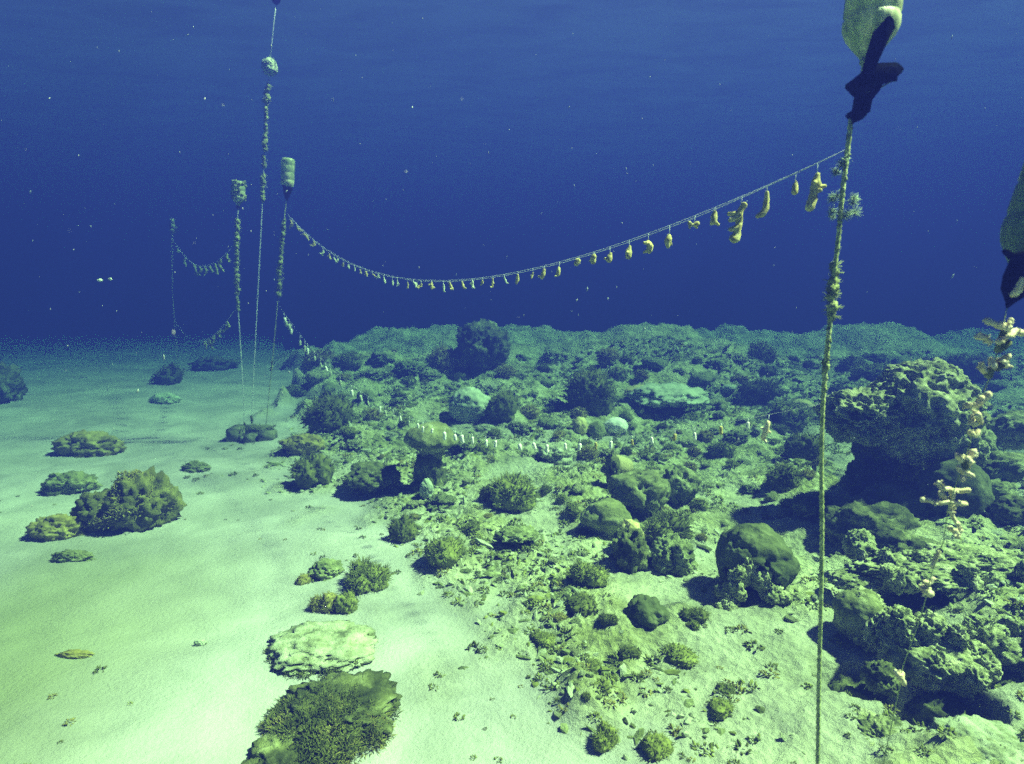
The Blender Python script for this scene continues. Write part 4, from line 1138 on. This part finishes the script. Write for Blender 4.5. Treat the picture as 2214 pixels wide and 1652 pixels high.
fragment(p, px2m(18, p), [(0, 0, 0), (-.004, 0, -px2m(16, p)), (-px2m(7, p), .004, -px2m(34, p))], [px2m(5, p), px2m(6, p), px2m(5, p)], "pinkish forked coral at the end of the low line, closest to the near rope", GL, M_STAG, 660, nubs=5)

# two faint lines running off to the left of the far ropes
fl = line_fn(at(512, 520, YF + .10), at(368, 505, 9.5), .34)
twin(fl, "nursery_line", "faint upper line of coral running left from the far ropes", .004, .0009)
fl2 = line_fn(at(516, 655, YF + .10), at(375, 690, 9.5), .34)
twin(fl2, "nursery_line", "faint lower line of coral running left from the far ropes", .004, .0009)
for j, (fn, tt, nm) in enumerate(((fl, (.10, .17, .24, .31, .38, .46, .56, .70, .84), "upper"), (fl2, (.12, .2, .28, .35, .42), "lower"))):
    for k, u in enumerate(tt):
        p = fn(u)
        fragment(p, .02, [(0, 0, 0), (rng.uniform(-.03, .03), 0, -.03), (rng.uniform(-.05, .05), 0, -rng.uniform(.05, .11))], [.010, .014, .010],
                 f"hazy coral on the faint {nm} left line, {ordinal(k + 1)} counted from the far ropes", "hazy corals left of the far ropes", M_GROW, 700 + j * 20 + k, nubs=5)
P = [at(372, 478, 9.5), at(372, 560, 9.5), at(374, 650, 9.5)]
gg = Vector((P[-1].x, P[-1].y, hz(P[-1].x, P[-1].y)))
t = thing("mooring_rope", gg, "very faint rope in the haze left of the far cluster", "rope")
rope_mesh([q - gg for q in P] + [Vector((0, 0, 0))], .005, "rope_strands", M_ROPE, t, step=.04)
growth([P[0] - gg, at(372, 500, 9.5) - gg], .045, "weed_sleeve", M_GROW, t, 91, dens=40)

# two small fish
for k, (px, py) in enumerate(((217, 606), (239, 604))):
    c = at(px, py, 3.6)
    t = thing("small_fish", c, ["small pale fish hovering over the far sand, left one of a pair", "small pale fish hovering over the far sand, right one of a pair"][k], "fish", "pair of small fish", rz=.5 - k * .7)
    mb = MB(); V, F = ico(3)
    P_ = V * np.array([.011, .005, .009]); P_[:, 2] *= 1 - .25 * np.clip(P_[:, 0] / .011, -1, 1) ** 2
    mb.add(P_, F)
    mb.build("body", M_FISH, t)
    mb = MB(); mb.add([(-.009, .001, .001), (-.009, -.001, -.001), (-.016, .001, .006), (-.013, -.001, 0), (-.016, -.001, -.006), (-.013, .001, 0)], [(0, 2, 3), (1, 3, 4), (0, 3, 1), (0, 5, 2), (1, 4, 5), (2, 5, 3), (3, 5, 4)])
    mb.build("tail", M_FISH, t)

# ------------------------------------------------------------------ smaller reef growth, each an object of its own
rng = random.Random(2024)
PROTO = {}
def proto_mesh(kind, i):
    key = (kind, i)
    if key in PROTO: return PROTO[key]
    r2 = random.Random(hash((kind, i)) & 0xffff if False else sum(map(ord, kind)) * 31 + i)
    mb = MB(); s = sum(map(ord, kind)) + i * 5
    if kind == "rock":
        add_blob(mb, (0, 0, .22), (1, .85, .62), s, sub=5, amp=.5, fine=.26, ridge=.16, rfreq=5, pits=.25, pfreq=5); mat = [M_ROCK_MID, M_ROCK_PALE, M_ROCK_MID, M_PITTED][i % 4]
    elif kind == "dome":
        add_blob(mb, (0, 0, .3), (1, .9, .75), s, sub=4, amp=.16, fine=.03); mat = [M_TAN, M_PALE_CORAL, M_TAN, M_YELLOW][i % 4]
    elif kind == "tuft":
        for j in range(3):
            ox, oy = r2.uniform(-.4, .4), r2.uniform(-.4, .4); f = r2.uniform(.5, .75)
            add_blob(mb, (ox, oy, f * .35), (f * .9, f * .9, f * .7), s + j, sub=4, amp=.4, fine=.16)
            add_fuzz(mb, (ox, oy, f * .35), f, f, f * .78, 260, .3, .03, r2)
        mat = [M_BUSH, M_BUSH_DARK, M_BUSH_BROWN, M_BUSH][i % 4]
    else:                                        # lumpy: a cluster of knobs
        for j in range(7):
            a = r2.uniform(0, 6.28); q = r2.random() * .65
            add_blob(mb, (math.cos(a) * q, math.sin(a) * q, .3 + .35 * (1 - q) * r2.random()), (r2.uniform(.3, .5),) * 3, s + j, sub=3, amp=.3, fine=.12)
        mat = [M_ROCK_PALE, M_TAN, M_ROCK_MID, M_PITTED][i % 4]
    o = mb.build("proto", mat); me = o.data
    bpy.data.objects.remove(o)
    PROTO[key] = me
    return me
COLOUR = {"rock": ["mottled", "pale", "mottled", "pitted"], "dome": ["tan", "whitish", "tan", "yellowish"], "tuft": ["olive", "dark", "golden", "olive"], "lump": ["pale", "tan", "mottled", "pitted"]}
NAME = {"rock": "reef_rock", "dome": "dome_coral", "tuft": "algae_tuft", "lump": "knobbly_coral"}
WORD = {"rock": "rock", "dome": "dome coral", "tuft": "weed tuft", "lump": "knobbly coral"}
CAT = {"rock": "rock", "dome": "coral", "tuft": "algae", "lump": "coral"}
placed = []; todo = []
tries = 0
while len(todo) < 230 and tries < 6000:
    tries += 1
    px = rng.uniform(560, 2180); py = rng.uniform(715, 1000) if rng.random() < .72 else rng.uniform(1000, 1600)
    g = flat(px, py)
    if g.y > 13: continue
    if float(reef_mask(np.array([g.x]), np.array([g.y]))[0]) < .6: continue
    if py > 1000 and px > 1790: continue
    kind = rng.choices(["rock", "dome", "tuft", "lump"], [.26, .08, .44, .22])[0]
    wpx = rng.uniform(22, 62) * (1.25 if py < 850 else 1.0)
    if py > 1150:
        wpx *= .7
        if kind in ('rock', 'dome') or rng.random() < .35: continue
    if any(abs(px - a) < (wpx + c) * .42 and abs(py - b) < (wpx + c) * .22 for a, b, c in placed): continue
    if any(abs(px - a) < 55 and abs(py - b) < 35 for _, a, b in LANDMARKS) and py > 850: continue
    placed.append((px, py, wpx))
    todo.append((kind, rng.randrange(8), px, py, wpx))
used = {}
def rel(px, py, lx, ly):
    dx, dy = px - lx, py - ly
    if abs(dx) > abs(dy) * 1.6: return "right of" if dx > 0 else "left of"
    return "in front of" if dy > 0 else "behind"
todo.sort(key=lambda q: min((q[2] - a) ** 2 + (q[3] - b) ** 2 for _, a, b in LANDMARKS))
for kind, i, px, py, wpx in todo:
    g = ground(px, py)
    if g.y > 14: continue
    s = cm(wpx, g) / 2
    me = proto_mesh(kind, i)
    o = bpy.data.objects.new(NAME[kind], me); COL.objects.link(o)
    o.location = (g.x, g.y, hz(g.x, g.y) - s * .14)
    hgt = rng.uniform(.55, .95) * (1.35 if kind == "tuft" else 1.0)
    o.scale = (s * rng.uniform(.85, 1.2), s * rng.uniform(.85, 1.2), s * hgt); o.rotation_euler = (rng.uniform(-.15, .15), rng.uniform(-.15, .15), rng.uniform(0, 6.28))
    ph, lx, ly = min(LANDMARKS, key=lambda q: (q[1] - px) ** 2 + (q[2] - py) ** 2)
    size = "tiny" if wpx < 30 else "small" if wpx < 44 else "middling"
    base = f"{size} {COLOUR[kind][i % 4]} {WORD[kind]} {rel(px, py, lx, ly)} the {ph}"
    k = used.get(base, 0) + 1; used[base] = k
    tag(o, base if k == 1 else f"{ordinal(k)} closest {base}", CAT[kind], "smaller growth and rocks of the reef")

# ------------------------------------------------------------------ uncountable: rubble, turf, specks in the water
def scatter_pts(n, seed, ylim=(.8, 9.0), reef=True, w=None):
    r = np.random.RandomState(seed)
    out = np.zeros((0, 2))
    while len(out) < n:
        y = ylim[0] + (ylim[1] - ylim[0]) * r.rand(n * 3) ** 1.5
        x = (r.rand(n * 3) * 2 - 1) * (y + .8) * 1.05
        m = reef_mask(x, y)
        d = sstep(-.25, .35, fbm(np.stack([x * 1.7, y * 1.7, x * 0], 1), 3, seed + 3)) if w is None else 1
        keep = r.rand(len(x)) < (m if reef else (1 - m)) * d
        out = np.concatenate([out, np.stack([x[keep], y[keep]], 1)])
    return out[:n], r
def rubble():
    n = 20000
    p, r = scatter_pts(n, 5)
    z = height(p[:, 0], p[:, 1])
    V0, F0 = ico(1); F0 = np.array(F0); V0s = [V0 * (1 + .55 * vnoise(V0 * 2.6 + k * 7, k))[:, None] for k in range(16)]
    s = np.exp(r.randn(n) * .6) * .0045; s = np.minimum(s * (1 + .22 * p[:, 1]), .007 + .0035 * p[:, 1])
    VV = []; FF = []; mi = []
    for k in range(n):
        a = r.rand() * 6.28; c_, s_ = math.cos(a), math.sin(a); tl = (r.rand() - .5) * 1.2
        v = V0s[k % 16] * np.array([s[k] * (1 + 2.6 * r.rand() ** 2), s[k] * (.6 + .5 * r.rand()), s[k] * (.4 + .45 * r.rand())])
        v = v @ np.array([[math.cos(tl), 0, -math.sin(tl)], [0, 1, 0], [math.sin(tl), 0, math.cos(tl)]])
        v = v @ np.array([[c_, s_, 0], [-s_, c_, 0], [0, 0, 1]]) + np.array([p[k, 0], p[k, 1], z[k] + s[k] * .02])
        VV.append(v); FF.append(F0 + k * len(V0)); mi += [int(r.choice(4, p=[.44, .34, .08, .14]))] * len(F0)
    o = link_mesh("coral_rubble", np.concatenate(VV), np.concatenate(FF).tolist(), [M_ROCK_PALE, M_ROCK_MID, M_ROCK_DARK, M_BUSH], None, False, mi)
    o['kind'] = 'stuff'
rubble()
def turf():
    n = 2600
    p, r = scatter_pts(n, 15)
    q, _ = scatter_pts(260, 25, (1.2, 6), reef=False)
    p = np.concatenate([p, q]); z = height(p[:, 0], p[:, 1])
    rg = random.Random(3)
    mbs = MB()
    for k in range(len(p)):
        s = rg.uniform(.010, .028) * (1 + .18 * p[k, 1])
        if k >= n: s *= .6
        add_fuzz(mbs, (p[k, 0], p[k, 1], z[k]), s * .8, s * .7, s * .35, 26, s * .45, s * .14, rg, mi=rg.choice((0, 0, 1, 2)))
    o = mbs.build("algae_turf", [M_BUSH, M_BUSH_DARK, M_BUSH_BROWN]); o['kind'] = 'stuff'
turf()
def snow():
    r = np.random.RandomState(8); V0, F0 = ico(1); F0 = np.array(F0)
    VV = []; FF = []; k = 0
    for _ in range(360):
        y = 0.7 + 4.2 * r.rand() ** .8
        px, py = r.rand() * 2214, 20 + r.rand() * 1100
        c = at(px, py, y)
        if c.z < hz(c.x, c.y) + .08: continue
        s = .00062 * math.exp(r.randn() * .5) * (y * .5 + .2)
        d = np.array([.25 + .3 * r.randn(), .3 * r.randn(), 1.0]); d /= np.linalg.norm(d)
        v = V0 * s; v = v + np.outer(v @ d, d) * (1.0 + 2.2 * r.rand())
        VV.append(v + np.array(c)); FF.append(F0 + k * len(V0)); k += 1
    o = link_mesh("marine_snow", np.concatenate(VV), np.concatenate(FF).tolist(), M_SNOW); o['kind'] = 'stuff'
snow()
